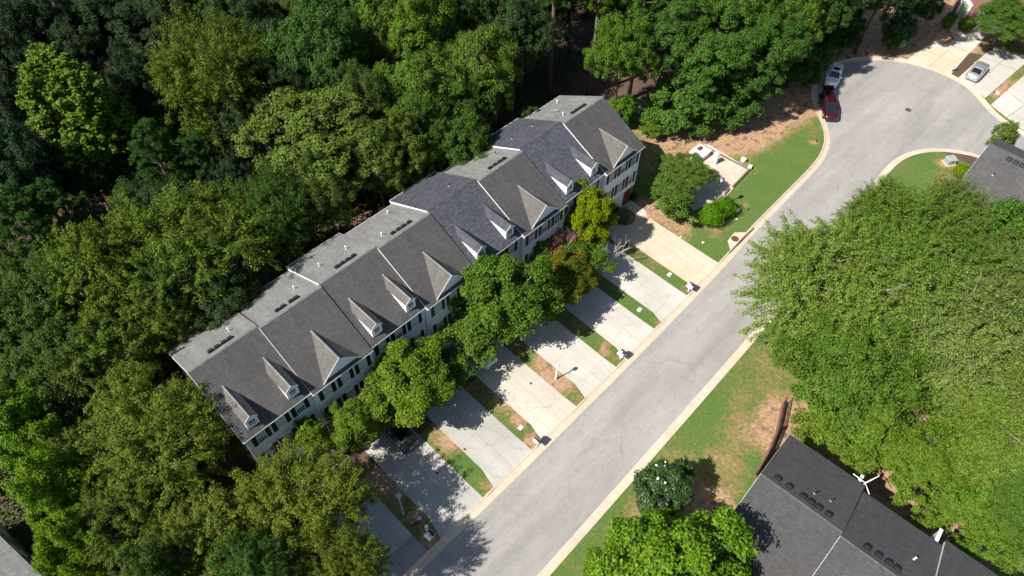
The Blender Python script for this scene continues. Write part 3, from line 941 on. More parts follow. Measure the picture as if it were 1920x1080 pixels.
def townhouse(k, label, roof_f, roof_b, shut, vents, pipes, blinds=('', '', ''), pipe_mat='white_trim', ends=(False, False), x_base=None, kind=None, dormers=True, vside=1):
    """unit k of a row; local frame x along the row, -y the street. Even units carry two dormers, odd ones a front gable."""
    A = (k % 2 == 0) if kind is None else kind == 'A'
    W_ = PITCH_M
    x0 = k * W_ if x_base is None else x_base
    loc = (x0, 0, 0)
    h = empty('townhouse', loc, 0, label, 'townhouse', 'townhouses in the rows')
    yr = .30 if A else -.02
    yf, yb = (-6.12, 6.4) if A else (-6.42, 5.85)
    zr, ze = 11.25, 8.2
    wf, wb = yf + (.30 if A else .27), yb - .35
    sf = (zr - ze) / (yr - yf); sb = (zr - ze) / (yb - yr)
    e0 = .18 if ends[0] else .03; e1 = .18 if ends[1] else -.03
    # walls: siding upper storeys over a brick ground floor
    mb = MB()
    zt = ze - .05
    mb.box(0.01, W_ - .01, wf, wb, 2.55, ze + (.28 * sf) - .14)
    for on, xx in ((ends[0], 0.0), (ends[1], W_)):
        sgn = -1 if xx == 0 else 1
        g = [(xx - .01 * sgn, wf, 8.2), (xx - .01 * sgn, wb, 8.2), (xx - .01 * sgn, yr, zr - .14)]
        mb.slab(g, (-.2 * sgn, 0, 0))
    # party walls close the step between neighbouring roofs
    mb.build('wall', M['siding_white'], h)
    mb = MB(); mb.box(0.03, W_ - .03, wf + .05, wb - .05, 0, 2.55)
    mb.build('brick_wall', M['brick_red'], h)
    tr = MB()
    tr.box(0.012, W_ - .012, wf - .035, wf + .02, 2.50, 2.66)                       # band under the siding
    for xx in (0.06, W_ - .06): tr.box(xx - .06, xx + .06, wf - .03, wf + .02, 2.66, ze - .06)
    tr.build('trim_board', M['white_trim'], h)
    # roof slopes
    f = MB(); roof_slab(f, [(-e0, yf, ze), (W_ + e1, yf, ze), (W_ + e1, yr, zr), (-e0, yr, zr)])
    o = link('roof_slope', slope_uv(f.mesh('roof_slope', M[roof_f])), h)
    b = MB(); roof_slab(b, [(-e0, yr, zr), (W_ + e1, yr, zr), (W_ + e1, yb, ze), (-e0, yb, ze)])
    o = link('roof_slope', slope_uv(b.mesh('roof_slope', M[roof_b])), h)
    c = MB()
    c.slab([(-e0 + .01, yr - .13, zr - .13 * sf + .012), (-e0 + .01, yr, zr + .022), (W_ + e1 - .01, yr, zr + .022), (W_ + e1 - .01, yr - .13, zr - .13 * sf + .012)], (0, 0, -.03))
    c.slab([(-e0 + .01, yr, zr + .022), (-e0 + .01, yr + .13, zr - .13 * sb + .012), (W_ + e1 - .01, yr + .13, zr - .13 * sb + .012), (W_ + e1 - .01, yr, zr + .022)], (0, 0, -.03))
    link('ridge_cap', slope_uv(c.mesh('ridge_cap', M[roof_b])), h)
    # white rakes on the stepped edges and gable ends, gutters and downpipes
    def rake(xx, ya, za, yb_, zb_, w=.05, d=.24):
        rk = MB()
        rk.slab([(xx - w / 2, ya, za), (xx - w / 2, yb_, zb_), (xx - w / 2, yb_, zb_ - d), (xx - w / 2, ya, za - d)], (w, 0, 0))
        rk.build('rake_board', M['white_trim'], h)
    xl, xr = -e0 + .012, W_ + e1 - .012
    if not A or ends[0]: rake(xl, yf + .02, ze - .04, yr, zr - .04)
    if A or ends[0]: rake(xl, yb - .02, ze - .04, yr, zr - .04)
    if not A or ends[1]: rake(xr, yf + .02, ze - .04, yr, zr - .04)
    if A or ends[1]: rake(xr, yb - .02, ze - .04, yr, zr - .04)
    def gutter(y0, y1):
        g_ = MB()
        yo = -1 if y0 < 0 else 1
        g_.box(-e0, W_ + e1, min(y0, y0 + .1 * yo), max(y0, y0 + .1 * yo), ze - .13, ze - .115)
        g_.box(-e0, W_ + e1, y0 + .1 * yo - .008, y0 + .1 * yo + .008, ze - .13, ze - .005)
        g_.box(-e0, W_ + e1, min(y0, y0 - .06 * yo), max(y0, y0 - .06 * yo), ze - .27, ze - .113)
        return g_.build('gutter', M['white_trim' if dormers else 'shutter_grey'], h)
    gutter(yf, 1); gutter(yb, 1)
    dp = MB()
    dp.tube([(.16, yf - .05, ze - .12), (.16, yf - .03, ze - .3), (.16, wf - .06, ze - .75), (.16, wf - .06, .2)], .045, 6)
    dp.build('downpipe', M['white_trim'], h)
    # windows with shutters
    xs = (1.28, 3.12, 4.98) if A else (1.33, 3.2, 5.05)
    sw = .40
    ww, wh = .84, 1.55
    wi = 0
    for zc in (3.98, 6.88 if not A else 6.86):
        hgt = wh
        for xc in xs:
            bl = 'curtain' if blinds[wi % len(blinds)] == 'c' else ('tan' if blinds[wi % len(blinds)] == 't' else ('half' if blinds[wi % len(blinds)] == 'h' else None))
            window_part(h, xc, wf, zc, ww, hgt, blind=bl)
            for sx in (-1, 1): shutter_part(h, xc + sx * (ww / 2 + .21), wf, zc, hgt, shut)
            wi += 1
    # garage door and recessed front door
    gx0, gx1 = 1.55, 4.2
    gd = MB()
    for i in range(4):
        gd.box(gx0, gx1, wf + .012, wf + .07, .03 + i * .545, .03 + i * .545 + .53)
    go = gd.build('garage_door', M['garage_white'], h)
    gp = MB()
    for i in range(4):
        for j in range(4):
            xx = gx0 + .1 + j * (gx1 - gx0 - .1) / 4
            gp.box(xx, xx + (gx1 - gx0) / 4 - .16, wf - .004, wf + .013, .12 + i * .545, .12 + i * .545 + .34)
    gp.build('door_panel', M['garage_white'], go)
    gt = MB()
    gt.box(gx0 - .1, gx0, wf - .02, wf + .06, 0, 2.32); gt.box(gx1, gx1 + .1, wf - .02, wf + .06, 0, 2.32); gt.box(gx0 - .1, gx1 + .1, wf - .022, wf + .06, 2.32, 2.44)
    gt.build('door_frame', M['white_trim'], h)
    fd = MB(); fd.box(4.72, 5.62, wf + .0, wf + .06, .08, 2.15)
    fo = fd.build('front_door', M['door_red'], h)
    fk = MB(); fk.ball((4.82, wf - .04, 1.1), .035); fk.build('handle', M['alloy'], fo)
    st = MB(); st.box(4.6, 5.75, wf - .5, wf + .04, 0, .08); st.build('doorstep', M['kerb_concrete'], h)
    # dormers or front gable
    if A and not dormers: pass
    elif A:
        for xc in (1.24, 5.0):
            hw = .52
            yfr, yrg = -5.62, -1.95
            def zroof(y): return ze + (y - yf) * sf
            zrg, zwall = zroof(yrg), 9.70
            ywl = yf + (zwall - ze) / sf
            d = MB()
            # cheeks and front wall, their feet buried in the slope
            d.slab([(xc - hw, yfr, zroof(yfr) - .1), (xc - hw, yfr, zwall), (xc - hw, ywl, zwall), (xc - hw, ywl, zwall - .1)], (2 * hw, 0, 0))
            d.slab([(xc - hw, yfr, zwall), (xc, yfr, zrg - .05), (xc + hw, yfr, zwall)], (0, .5, 0))
            do = d.build('dormer', M['siding_white'], h)
            r_ = MB()
            ov, oy = .07, .13
            zo = zwall - ov * (zrg - zwall) / hw
            for s_ in (-1, 1):
                ylow = yf + (zo - ze) / sf
                P_ = [(xc, yfr - oy, zrg + .03), (xc, yrg, zrg + .03), (xc + s_ * (hw + ov), ylow, zo + .03), (xc + s_ * (hw + ov), yfr - oy, zo + .03)]
                r_.slab(P_, (0, 0, -.07))
            link('dormer_roof', slope_uv(r_.mesh('dormer_roof', M['shingle_dormer'] if roof_f != 'shingle_slate' else M[roof_f])), do)
            rc = MB()
            for s_ in (-1, 1):
                rc.slab([(xc, yfr - oy, zrg + .052), (xc + s_ * .1, yfr - oy, zrg - .035), (xc + s_ * .1, yrg, zrg - .035), (xc, yrg, zrg + .052)], (0, 0, -.02))
            link('dormer_ridge', slope_uv(rc.mesh('dormer_ridge', M['shingle_weathered'] if roof_f != 'shingle_slate' else M[roof_f])), do)
            tm = MB()
            for s_ in (-1, 1):
                tm.slab([(xc, yfr - oy - .02, zrg + .035), (xc + s_ * (hw + ov), yfr - oy - .02, zo + .035), (xc + s_ * (hw + ov), yfr - oy - .02, zo - .09), (xc, yfr - oy - .02, zrg - .09)], (0, .022, 0))
            tm.build('dormer_trim', M['white_trim'], do)
            # small six-light window: part with its panes
            zz, w2, h2 = 9.08, .62, .72
            fm = MB(); fm.box(xc - w2 / 2, xc + w2 / 2, yfr - .03, yfr + .01, zz - h2 / 2, zz + h2 / 2)
            dw = fm.build('dormer_window', M['white_trim'], h)
            for i in range(2):
                for j in range(3):
                    p = MB()
                    px0 = xc - w2 / 2 + .05 + j * .18; pz0 = zz - h2 / 2 + .05 + i * .32
                    p.box(px0, px0 + .155, yfr - .036, yfr - .02, pz0, pz0 + .29)
                    p.build('pane', M['window_glass'], dw)
    else:
        xc, hw, zg, yap = 3.12, 1.98, 10.1, None
        yap = yf + (zg - ze) / sf
        gw = MB(); gw.slab([(xc - hw + .1, wf, ze - .3), (xc + hw - .1, wf, ze - .3), (xc + hw - .1, wf, ze + .02), (xc, wf, zg - .12), (xc - hw + .1, wf, ze + .02)], (0, .3, 0))
        go = gw.build('gable', M['siding_white'], h)
        r_ = MB()
        yfg = wf - .15
        for s_ in (-1, 1):
            r_.slab([(xc, yfg, zg + .03), (xc, yap, zg + .03), (xc + s_ * hw, yfg, ze + .03)], (0, 0, -.09))
        link('gable_roof', slope_uv(r_.mesh('gable_roof', M['shingle_dormer'])), go)
        rc = MB()
        rc.slab([(xc - .1, yfg, zg + .0), (xc, yfg, zg + .055), (xc, yap, zg + .055), (xc - .1, yap, zg + .0)], (0, 0, -.03))
        rc.slab([(xc, yfg, zg + .055), (xc + .1, yfg, zg + .0), (xc + .1, yap, zg + .0), (xc, yap, zg + .055)], (0, 0, -.03))
        link('gable_ridge', slope_uv(rc.mesh('gable_ridge', M['shingle_weathered'])), go)
        tm = MB()
        for s_ in (-1, 1):
            tm.slab([(xc, yfg - .03, zg + .04), (xc + s_ * hw, yfg - .03, ze + .04), (xc + s_ * hw, yfg - .03, ze - .12), (xc, yfg - .03, zg - .12)], (0, .026, 0))
            tm.slab([(xc, yfg, zg - .1), (xc + s_ * hw, yfg, ze - .1), (xc + s_ * hw, wf, ze - .1), (xc, wf, zg - .1)], (0, 0, -.02))
        tm.build('gable_trim', M['white_trim'], go)
    # roof vents and vent pipes on the rear slope
    def zb_(y): return zr - (y - yr) * sb if y > yr else zr - (yr - y) * sf
    ang = math.atan(sb)
    for vx in vents:
        v = link('roof_vent', vent_mesh(), h, (vx, yr + .62 * vside, zb_(yr + .62 * vside) + .01)); v.rotation_euler = (-ang * vside, 0, 0 if vside > 0 else math.pi)
        if vside < 0: v.rotation_euler = (ang, 0, 0)
    for (px, py) in pipes:
        p = MB()
        p.tube([(0, 0, -.1), (0, 0, .38)], .055, 8)
        if pipe_mat == 'white_trim': p.tube([(0, 0, .30), (0, 0, .42)], [.075, .075], 8)
        po = p.build('vent_pipe', M[pipe_mat], h, (px, yr + py, zb_(yr + py)))
        p2 = MB(); p2.tube([(0, 0, -.05), (0, 0, .07)], [.14, .06], 10); p2.build('flashing', M['pipe_grey'], po)
    return h

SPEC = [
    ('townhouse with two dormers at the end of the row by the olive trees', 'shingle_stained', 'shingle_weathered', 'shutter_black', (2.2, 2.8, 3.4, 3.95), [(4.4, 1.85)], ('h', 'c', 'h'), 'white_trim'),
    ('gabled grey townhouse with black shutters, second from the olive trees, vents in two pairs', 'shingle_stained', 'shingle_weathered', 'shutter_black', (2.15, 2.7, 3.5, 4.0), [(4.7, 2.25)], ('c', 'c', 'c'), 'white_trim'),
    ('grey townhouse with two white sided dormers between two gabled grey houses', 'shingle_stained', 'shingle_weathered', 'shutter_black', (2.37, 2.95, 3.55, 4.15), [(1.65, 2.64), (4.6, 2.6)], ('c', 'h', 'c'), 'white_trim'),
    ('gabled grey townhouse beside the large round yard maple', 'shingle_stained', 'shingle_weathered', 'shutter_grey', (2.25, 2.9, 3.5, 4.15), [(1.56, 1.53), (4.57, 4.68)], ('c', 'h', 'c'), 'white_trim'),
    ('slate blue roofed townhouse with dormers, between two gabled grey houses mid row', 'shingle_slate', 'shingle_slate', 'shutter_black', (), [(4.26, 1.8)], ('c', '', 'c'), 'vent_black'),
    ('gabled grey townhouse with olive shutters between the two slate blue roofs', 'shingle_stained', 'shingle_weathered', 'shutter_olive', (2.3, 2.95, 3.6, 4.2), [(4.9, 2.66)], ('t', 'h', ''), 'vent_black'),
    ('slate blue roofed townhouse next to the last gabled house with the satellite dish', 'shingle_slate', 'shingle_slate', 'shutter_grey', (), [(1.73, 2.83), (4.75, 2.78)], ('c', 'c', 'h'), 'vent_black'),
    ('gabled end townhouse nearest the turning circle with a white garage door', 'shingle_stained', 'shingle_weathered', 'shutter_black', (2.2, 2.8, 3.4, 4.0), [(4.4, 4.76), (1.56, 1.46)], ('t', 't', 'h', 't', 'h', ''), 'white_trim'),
]
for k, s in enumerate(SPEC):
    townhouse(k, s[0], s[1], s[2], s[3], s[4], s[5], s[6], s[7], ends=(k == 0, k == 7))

# a long white attic vent box by the rear gutter of the seventh house and a dish on the ridge
t = empty('satellite_dish', (44.1, 1.75, 10.42), .6, 'grey satellite dish standing on the rear slope beside the slate blue roof', 'satellite dish')
mb = MB(); mb.tube([(0, 0, -.1), (0, 0, .55), (.12, 0, .75)], .03, 6); mb.build('mast', M['pipe_grey'], t)
mb = MB()
vs = [(0, 0, 0)]; n = 16
for r_i, dz in ((.2, .03), (.36, .09)):
    vs += [(r_i * math.cos(2 * math.pi * i / n), r_i * math.sin(2 * math.pi * i / n) * 1.1, dz) for i in range(n)]
fs = [(0, 1 + i, 1 + (i + 1) % n) for i in range(n)] + [(1 + i, 1 + n + i, 1 + n + (i + 1) % n, 1 + (i + 1) % n) for i in range(n)]
mb.add([(a, b, c + .02) for a, b, c in vs], fs); mb.add(vs, [f[::-1] for f in fs])
d = mb.build('dish', M['stone'], t, (.14, 0, .72), (0, R(58), 0))
mb = MB(); mb.tube([(.0, 0, .6), (.45, 0, .72), (.52, 0, .8)], .02, 5); mb.build('feed_arm', M['pipe_grey'], t)

# second row of townhouses across the road: the same units turned a quarter, one step along for each
def turned_row(origin, specs, rot, vside=1):
    for i, (lab, kind, vents, pipes, rf) in enumerate(specs):
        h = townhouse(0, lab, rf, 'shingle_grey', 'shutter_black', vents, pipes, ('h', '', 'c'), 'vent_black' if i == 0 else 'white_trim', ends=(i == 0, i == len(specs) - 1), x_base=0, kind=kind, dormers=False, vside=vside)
        ca, sa = math.cos(rot), math.sin(rot)
        dx = i * PITCH_M
        h.location = (origin[0] + ca * dx, origin[1] + sa * dx, 0)
        h.rotation_euler = (0, 0, rot)
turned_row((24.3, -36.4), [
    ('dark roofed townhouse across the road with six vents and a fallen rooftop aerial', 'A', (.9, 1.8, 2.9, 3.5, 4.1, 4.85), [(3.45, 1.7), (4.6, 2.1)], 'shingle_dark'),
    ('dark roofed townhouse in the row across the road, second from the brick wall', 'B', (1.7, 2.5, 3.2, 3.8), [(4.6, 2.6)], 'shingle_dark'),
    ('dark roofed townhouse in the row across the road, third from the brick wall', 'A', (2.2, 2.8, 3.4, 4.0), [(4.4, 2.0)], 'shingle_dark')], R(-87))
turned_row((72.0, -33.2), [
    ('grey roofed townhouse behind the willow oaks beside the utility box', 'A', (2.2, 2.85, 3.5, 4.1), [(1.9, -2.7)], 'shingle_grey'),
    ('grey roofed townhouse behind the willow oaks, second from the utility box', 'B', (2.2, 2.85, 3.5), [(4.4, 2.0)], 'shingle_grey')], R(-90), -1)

# far brick house with a pale green door, facing the turning circle
def brick_house():
    h = empty('brick_house', (114.6, -15.2, 0), 0, 'red brick house with a pale green front door by the turning circle', 'house')
    mb = MB(); mb.box(0, 9, -16, 0, 0, 5.4); mb.slab([(0, -16, 5.4), (0, 0, 5.4), (0, -8, 8.0)], (9, 0, 0)); mb.build('wall', M['brick_red'], h)
    rf = MB(); rf.slab([(-.3, -16.4, 5.2), (9.3, -16.4, 5.2), (9.3, -8, 8.2), (-.3, -8, 8.2)], (0, 0, -.12)); link('roof_slope', slope_uv(rf.mesh('roof_slope', M['shingle_grey'])), h)
    rf = MB(); rf.slab([(-.3, -8, 8.2), (9.3, -8, 8.2), (9.3, .4, 5.2), (-.3, .4, 5.2)], (0, 0, -.12)); link('roof_slope', slope_uv(rf.mesh('roof_slope', M['shingle_grey'])), h)
    tr = MB(); tr.box(-.05, .08, -.12, .05, 0, 5.2); tr.build('corner_board', M['white_trim'], h)
    d = MB(); d.box(-.06, .02, -2.05, -1.0, .12, 2.35); do = d.build('front_door', M['door_green'], h)
    p = MB()
    for a in (-1.92, -1.48):
        for z0, z1 in ((.3, 1.0), (1.15, 2.15)): p.box(-.075, -.05, a, a + .34, z0, z1)
    p.build('door_panel', M['door_green'], do)
    s = MB(); s.box(-.14, .02, -2.32, -2.07, 0, 2.5); s.box(-.14, .02, -.98, -.73, 0, 2.5); s.box(-.16, .02, -2.4, -.65, 2.5, 2.72)
    s.slab([(-.16, -2.4, 2.72), (-.16, -.65, 2.72), (-.16, -1.52, 3.2)], (.18, 0, 0)); s.build('door_surround', M['white_trim'], h)
    st = MB(); st.box(-1.0, 0, -2.4, -.6, 0, .1); st.build('doorstep', M['kerb_concrete'], h)
    window_part(h, -4.1, 0, 1.6, 1.0, 1.6, facing=-1, axis='x', blind='half')
    g = MB()
    for i in range(4): g.box(-.05, .03, -8.6, -5.9, .03 + i * .55, .56 + i * .55)
    g.build('garage_door', M['garage_white'], h)
    return h
brick_house()

# corner of a grey sided house under the maples at the bottom of the frame
hx = at(4, 958, 3.0)
h5 = empty('grey_house', (hx.x - 4.8, hx.y - 5.2, 0), R(8), 'grey sided house half hidden under the bright maples', 'house')
mb = MB(); mb.box(-5, 4.6, -5, 5, 0, 5.2); mb.build('wall', M['siding_grey'], h5)
mb = MB(); mb.slab([(-5.3, -5.4, 5.1), (4.9, -5.4, 5.1), (4.9, 0, 7.4), (-5.3, 0, 7.4)], (0, 0, -.12)); link('roof_slope', slope_uv(mb.mesh('roof_slope', M['shingle_weathered'])), h5)
mb = MB(); mb.slab([(-5.3, 0, 7.4), (4.9, 0, 7.4), (4.9, 5.4, 5.1), (-5.3, 5.4, 5.1)], (0, 0, -.12)); link('roof_slope', slope_uv(mb.mesh('roof_slope', M['shingle_weathered'])), h5)
for yy in (-2.6, 0.2, 2.8): window_part(h5, yy, 4.6, 3.4, .9, 1.4, facing=1, axis='x')
for xx in (-2.6, 0.4, 3.0): window_part(h5, xx, -5.0, 3.4, .9, 1.4)

# ------------------------------------------------------------------ vehicles
def car(name, label, loc, heading, paint, L=4.7, W_=1.82, H=1.46, style='sedan', tailgate_up=False, sunroof=False):
    """front towards local +x; lower body, cabin, glazing, lamps, wheels"""
    rt = empty(name, (loc[0], loc[1], loc[2]), heading, label, 'car', 'parked cars')
    hw = W_ / 2
    zb = .22
    # stations: (x, half width, top of body)
    if style == 'sedan':
        belt = .92
        st = [(-.5, .70, .62), (-.485, .86, .84), (-.44, .95, .96), (-.30, 1, .97), (-.1, 1, belt), (.1, 1, belt), (.2, 1, belt - .0), (.30, .99, .86), (.42, .93, .76), (.475, .84, .68), (.5, .66, .55)]
        cab = dict(rb=-.37, rt=-.20, ft=.045, fb=.235, ww=.90, tw=.70)
    elif style == 'suv':
        belt = 1.02
        st = [(-.5, .84, .80), (-.49, .93, 1.0), (-.45, .98, 1.05), (-.3, 1, 1.05), (-.1, 1, 1.03), (.1, 1, 1.02), (.2, 1, 1.02), (.28, .99, 1.0), (.40, .94, .93), (.475, .86, .84), (.5, .70, .62)]
        cab = dict(rb=-.475, rt=-.40, ft=.06, fb=.235, ww=.91, tw=.74)
    else:
        belt = 1.06
        st = [(-.5, .86, .85), (-.49, .95, 1.05), (-.45, .99, 1.08), (-.3, 1, 1.08), (-.1, 1, 1.06), (.1, 1, 1.06), (.22, 1, 1.05), (.31, .99, 1.0), (.42, .93, .9), (.48, .84, .80), (.5, .68, .58)]
        cab = dict(rb=-.485, rt=-.43, ft=.10, fb=.30, ww=.92, tw=.76)
    mb = MB(); mb.smooth = True
    rings = []
    for (sx, wf_, zt) in st:
        w = hw * wf_
        x = sx * L
        rings.append([(x, -w * .90, zb), (x, -w, zb + .14), (x, -w * 1.0, zb + (zt - zb) * .55), (x, -w * .965, zt - .07), (x, -w * .86, zt), (x, -w * .4, zt + .035), (x, 0, zt + .045),
                      (x, w * .4, zt + .035), (x, w * .86, zt), (x, w * .965, zt - .07), (x, w * 1.0, zb + (zt - zb) * .55), (x, w, zb + .14), (x, w * .90, zb)])
    n = len(rings[0])
    vs = [p for r_ in rings for p in r_]
    fs = []
    for i in range(len(rings) - 1):
        for j in range(n - 1):
            fs.append((i * n + j, i * n + j + 1, (i + 1) * n + j + 1, (i + 1) * n + j))
        fs.append((i * n + n - 1, i * n, (i + 1) * n, (i + 1) * n + n - 1))
    fs.append(tuple(range(n))[::-1]); fs.append(tuple((len(rings) - 1) * n + j for j in range(n)))
    fs = [f[::-1] for f in fs]
    mb.add(vs, fs)
    mb.build('body', M[paint], rt)
    # cabin
    zr = H
    def cabpt(t, side, top):
        pass
    xb0, xb1, xt0, xt1 = cab['rb'] * L, cab['fb'] * L, cab['rt'] * L, cab['ft'] * L
    bw, tw = hw * cab['ww'], hw * cab['tw']
    z0 = belt - .03
    c = MB(); c.smooth = False
    B = [(xb0, -bw * .94, z0), (xb1, -bw * .94, z0), (xb1, bw * .94, z0), (xb0, bw * .94, z0)]
    T = [(xt0, -tw, zr - .05), (xt1, -tw, zr - .05), (xt1, tw, zr - .05), (xt0, tw, zr - .05)]
    c.add(B + T, [(0, 1, 5, 4), (1, 2, 6, 5), (2, 3, 7, 6), (3, 0, 4, 7)])
    rings = []
    for s_, zz in ((1.0, zr - .05), (.96, zr - .015), (.8, zr)):
        cx = (xt0 + xt1) / 2
        rings.append([(cx + (x - cx) * s_, y * s_, zz) for x, y, _ in T])
    vv = [p for r_ in rings for p in r_]
    ff = []
    for i in range(2):
        for j in range(4):
            j2 = (j + 1) % 4
            ff.append((i * 4 + j, i * 4 + j2, (i + 1) * 4 + j2, (i + 1) * 4 + j))
    ff.append((8, 9, 10, 11))
    c.smooth = True
    c.add(vv, ff)
    c.build('cabin', M[paint], rt)
    def pane(nm, quad, inset, mat='car_glass', off=.012):
        Q = [Vector(p) for p in quad]
        ctr = sum(Q, Vector()) / 4
        nrm = (Q[1] - Q[0]).cross(Q[3] - Q[0]).normalized()
        if nrm.dot(ctr - Vector((0, 0, .8))) < 0: nrm = -nrm
        ins = [ctr + (p - ctr) * inset + nrm * off for p in Q]
        g = MB(); g.slab([tuple(p) for p in ins], tuple(-nrm * .03))
        return g.build(nm, M[mat], rt)
    pane('windshield', [B[1], B[2], T[2], T[1]], .90)
    if not tailgate_up: pane('rear_window', [B[3], B[0], T[0], T[3]], .86)
    for a, b_, t0, t1 in ((B[0], B[1], T[0], T[1]), (B[3], B[2], T[3], T[2])):
        def lp(s, top): 
            p = Vector(a).lerp(Vector(b_), s); q = Vector(t0).lerp(Vector(t1), s)
            return p.lerp(q, .90 if top else .12)
        cuts = [(.07, .40), (.43, .68), (.71, .93)] if style != 'sedan' else [(.10, .47), (.50, .90)]
        for s0, s1 in cuts: pane('side_window', [lp(s0, 0), lp(s1, 0), lp(s1, 1), lp(s0, 1)], .98)
    if sunroof: 
        g = MB(); g.box(xt1 - .95, xt1 - .3, -tw * .62, tw * .62, zr - .02, zr + .008); g.build('sunroof', M['car_glass'], rt)
    # wheels
    wr = .33 if style == 'sedan' else .36
    for sx in (-.30, .315):
        for sy in (-1, 1):
            w = MB(); w.tube([(0, -.11, 0), (0, -.09, 0), (0, .09, 0), (0, .11, 0)], [wr * .9, wr, wr, wr * .9], 18)
            wo_ = w.build('wheel', M['rubber'], rt, (sx * L, sy * (hw - .10), wr))
            r_ = MB(); r_.tube([(0, sy * .10, 0), (0, sy * .122, 0)], [wr * .66, wr * .6], 14); r_.build('rim', M['alloy'], wo_)
            ar = MB()
    for sy in (-1, 1):
        g = MB(); g.ball((.455 * L, sy * hw * .66, st[-2][2] - .07), .16, .17, .075); g.build('headlight', M['lamp_clear'], rt)
        g = MB(); g.ball((-.478 * L, sy * hw * .74, st[1][2] - .10), .10, .16, .09); g.build('taillight', M['lamp_red'], rt)
        g = MB(); g.ball((.17 * L, sy * (hw + .09), belt + .06), .08, .11, .07); g.build('mirror', M[paint], rt)
    g = MB(); g.box(L * .497, L * .503, -.45, .45, .34, .52); g.build('grille', M['vent_black'], rt)
    g = MB(); g.box(-L * .503, -L * .497, -.26, .26, .58, .72); g.build('number_plate', M['white_paint'], rt)
    if style != 'sedan' and not sunroof:
        for sy in (-1, 1):
            g = MB(); g.tube([(xt0 + .25, sy * tw * .86, zr + .03), (xt1 - .3, sy * tw * .86, zr + .03)], .02, 5); g.build('roof_rail', M['alloy'], rt)
    if tailgate_up:
        g = MB()
        hx_, hz = xt0, zr - .05
        g.slab([(hx_ + .02, -tw * .95, hz + .03), (hx_ + .02, tw * .95, hz + .03), (hx_ - .95, tw * 1.0, hz + .12), (hx_ - .95, -tw * 1.0, hz + .12)], (0, 0, -.07))
        tg = g.build('tailgate', M[paint], rt, None)
        g = MB(); g.slab([(hx_ - .08, -tw * .8, hz + .053), (hx_ - .08, tw * .8, hz + .053), (hx_ - .6, tw * .82, hz + .102), (hx_ - .6, -tw * .82, hz + .102)], (0, 0, -.02)); g.build('rear_window', M['car_glass'], tg)
        g = MB(); g.box(xb0 - .02, xb0 + .03, -bw * .8, bw * .8, .55, belt - .02); g.build('boot_opening', M['vent_black'], rt)
    return rt

car('parked_car', 'white car with a dark sunroof behind the maroon van', (87.5, -10.9, -.10), math.atan2(-.33, -.94), 'paint_white', L=4.6, style='suv', H=1.55, sunroof=True)
car('parked_car', 'maroon van with its tailgate raised by the kerb', (80.9, -13.9, -.10), math.atan2(-.64, -.77), 'paint_maroon', L=4.9, W_=1.95, H=1.72, style='van', tailgate_up=True)
car('parked_car', 'silver saloon car on the pale drive beside the mulch bed', (102.95, -24.4, .016), R(2), 'paint_silver', L=4.75)
car('parked_car', 'black car in deep shade on the drive under the bright maple', (10.75, -10.1, .016), R(88), 'paint_black', L=4.6, style='suv', H=1.6)
car('parked_car', 'white car mostly hidden under the large round maple', (21.9, -8.9, .016), R(-91), 'paint_white', L=4.6, style='sedan')

# ------------------------------------------------------------------ street furniture and small things
def mailbox(p, label, boxes=2, post='white_paint', box_mats=('white_paint', 'vent_black'), rot=0.0):
    t = empty('mailbox', (p.x, p.y, 0), rot, label, 'mailbox', 'kerbside mailboxes')
    mb = MB(); mb.box(-.06, .06, -.06, .06, -.05, 1.15); mb.slab([(-.075, -.075, 1.2), (.075, -.075, 1.2), (.075, .075, 1.2), (-.075, .075, 1.2)], (0, 0, -.05))
    mb.build('post', M[post], t)
    mb = MB(); mb.box(-.36 if boxes > 1 else -.08, .36 if boxes > 1 else .08, -.40, .30, .92, .99); mb.slab([(-.03, .06, .55), (.03, .06, .55), (.03, .3, .92), (.03, .22, .92), (-.03, .22, .92)], (0, 0, -.06))
    mb.build('arm', M[post], t)
    for i in range(boxes):
        xx = (-.2 + .4 * i) if boxes > 1 else 0
        b = MB(); n = 10
        prof = [(-.12, 0), (.12, 0)] + [(.12 * math.cos(math.pi * q / n), .14 + .12 * math.sin(math.pi * q / n)) for q in range(n + 1)]
        b.slab([(xx + a, -.36, .99 + c) for a, c in prof], (0, .56, 0))
        bo = b.build('box', M[box_mats[i % len(box_mats)]], t)
        d = MB(); d.slab([(xx + a * .93, -.372, .995 + c * .95) for a, c in prof], (0, .012, 0)); d.build('box_door', M[box_mats[i % len(box_mats)]], bo)
        f = MB(); f.box(xx + .122, xx + .135, -.1, -.07, 1.1, 1.32); f.build('flag', M['lamp_red'], bo)
    return t
mailbox(at(1290.5, 546), 'twin white mailbox between the two driveways nearest the turning circle', 2, rot=.1)
mailbox(at(1163, 672), 'twin white mailbox two driveways down from the one nearest the turning circle', 2, rot=-.05)
mailbox(at(1005, 834), 'twin mailbox on a red brown wooden post on a worn soil corner', 2, 'post_wood', ('white_paint', 'shutter_grey'), .05)
mailbox(at(806, 1010), 'twin mailbox in tree shade by the lowest grass strip', 2, 'white_paint', ('white_paint', 'shutter_black'), .1)
mailbox(at(1782, 135), 'single white mailbox post on the mulch bed beside the silver car', 1, 'white_paint', ('white_paint',), 1.0)

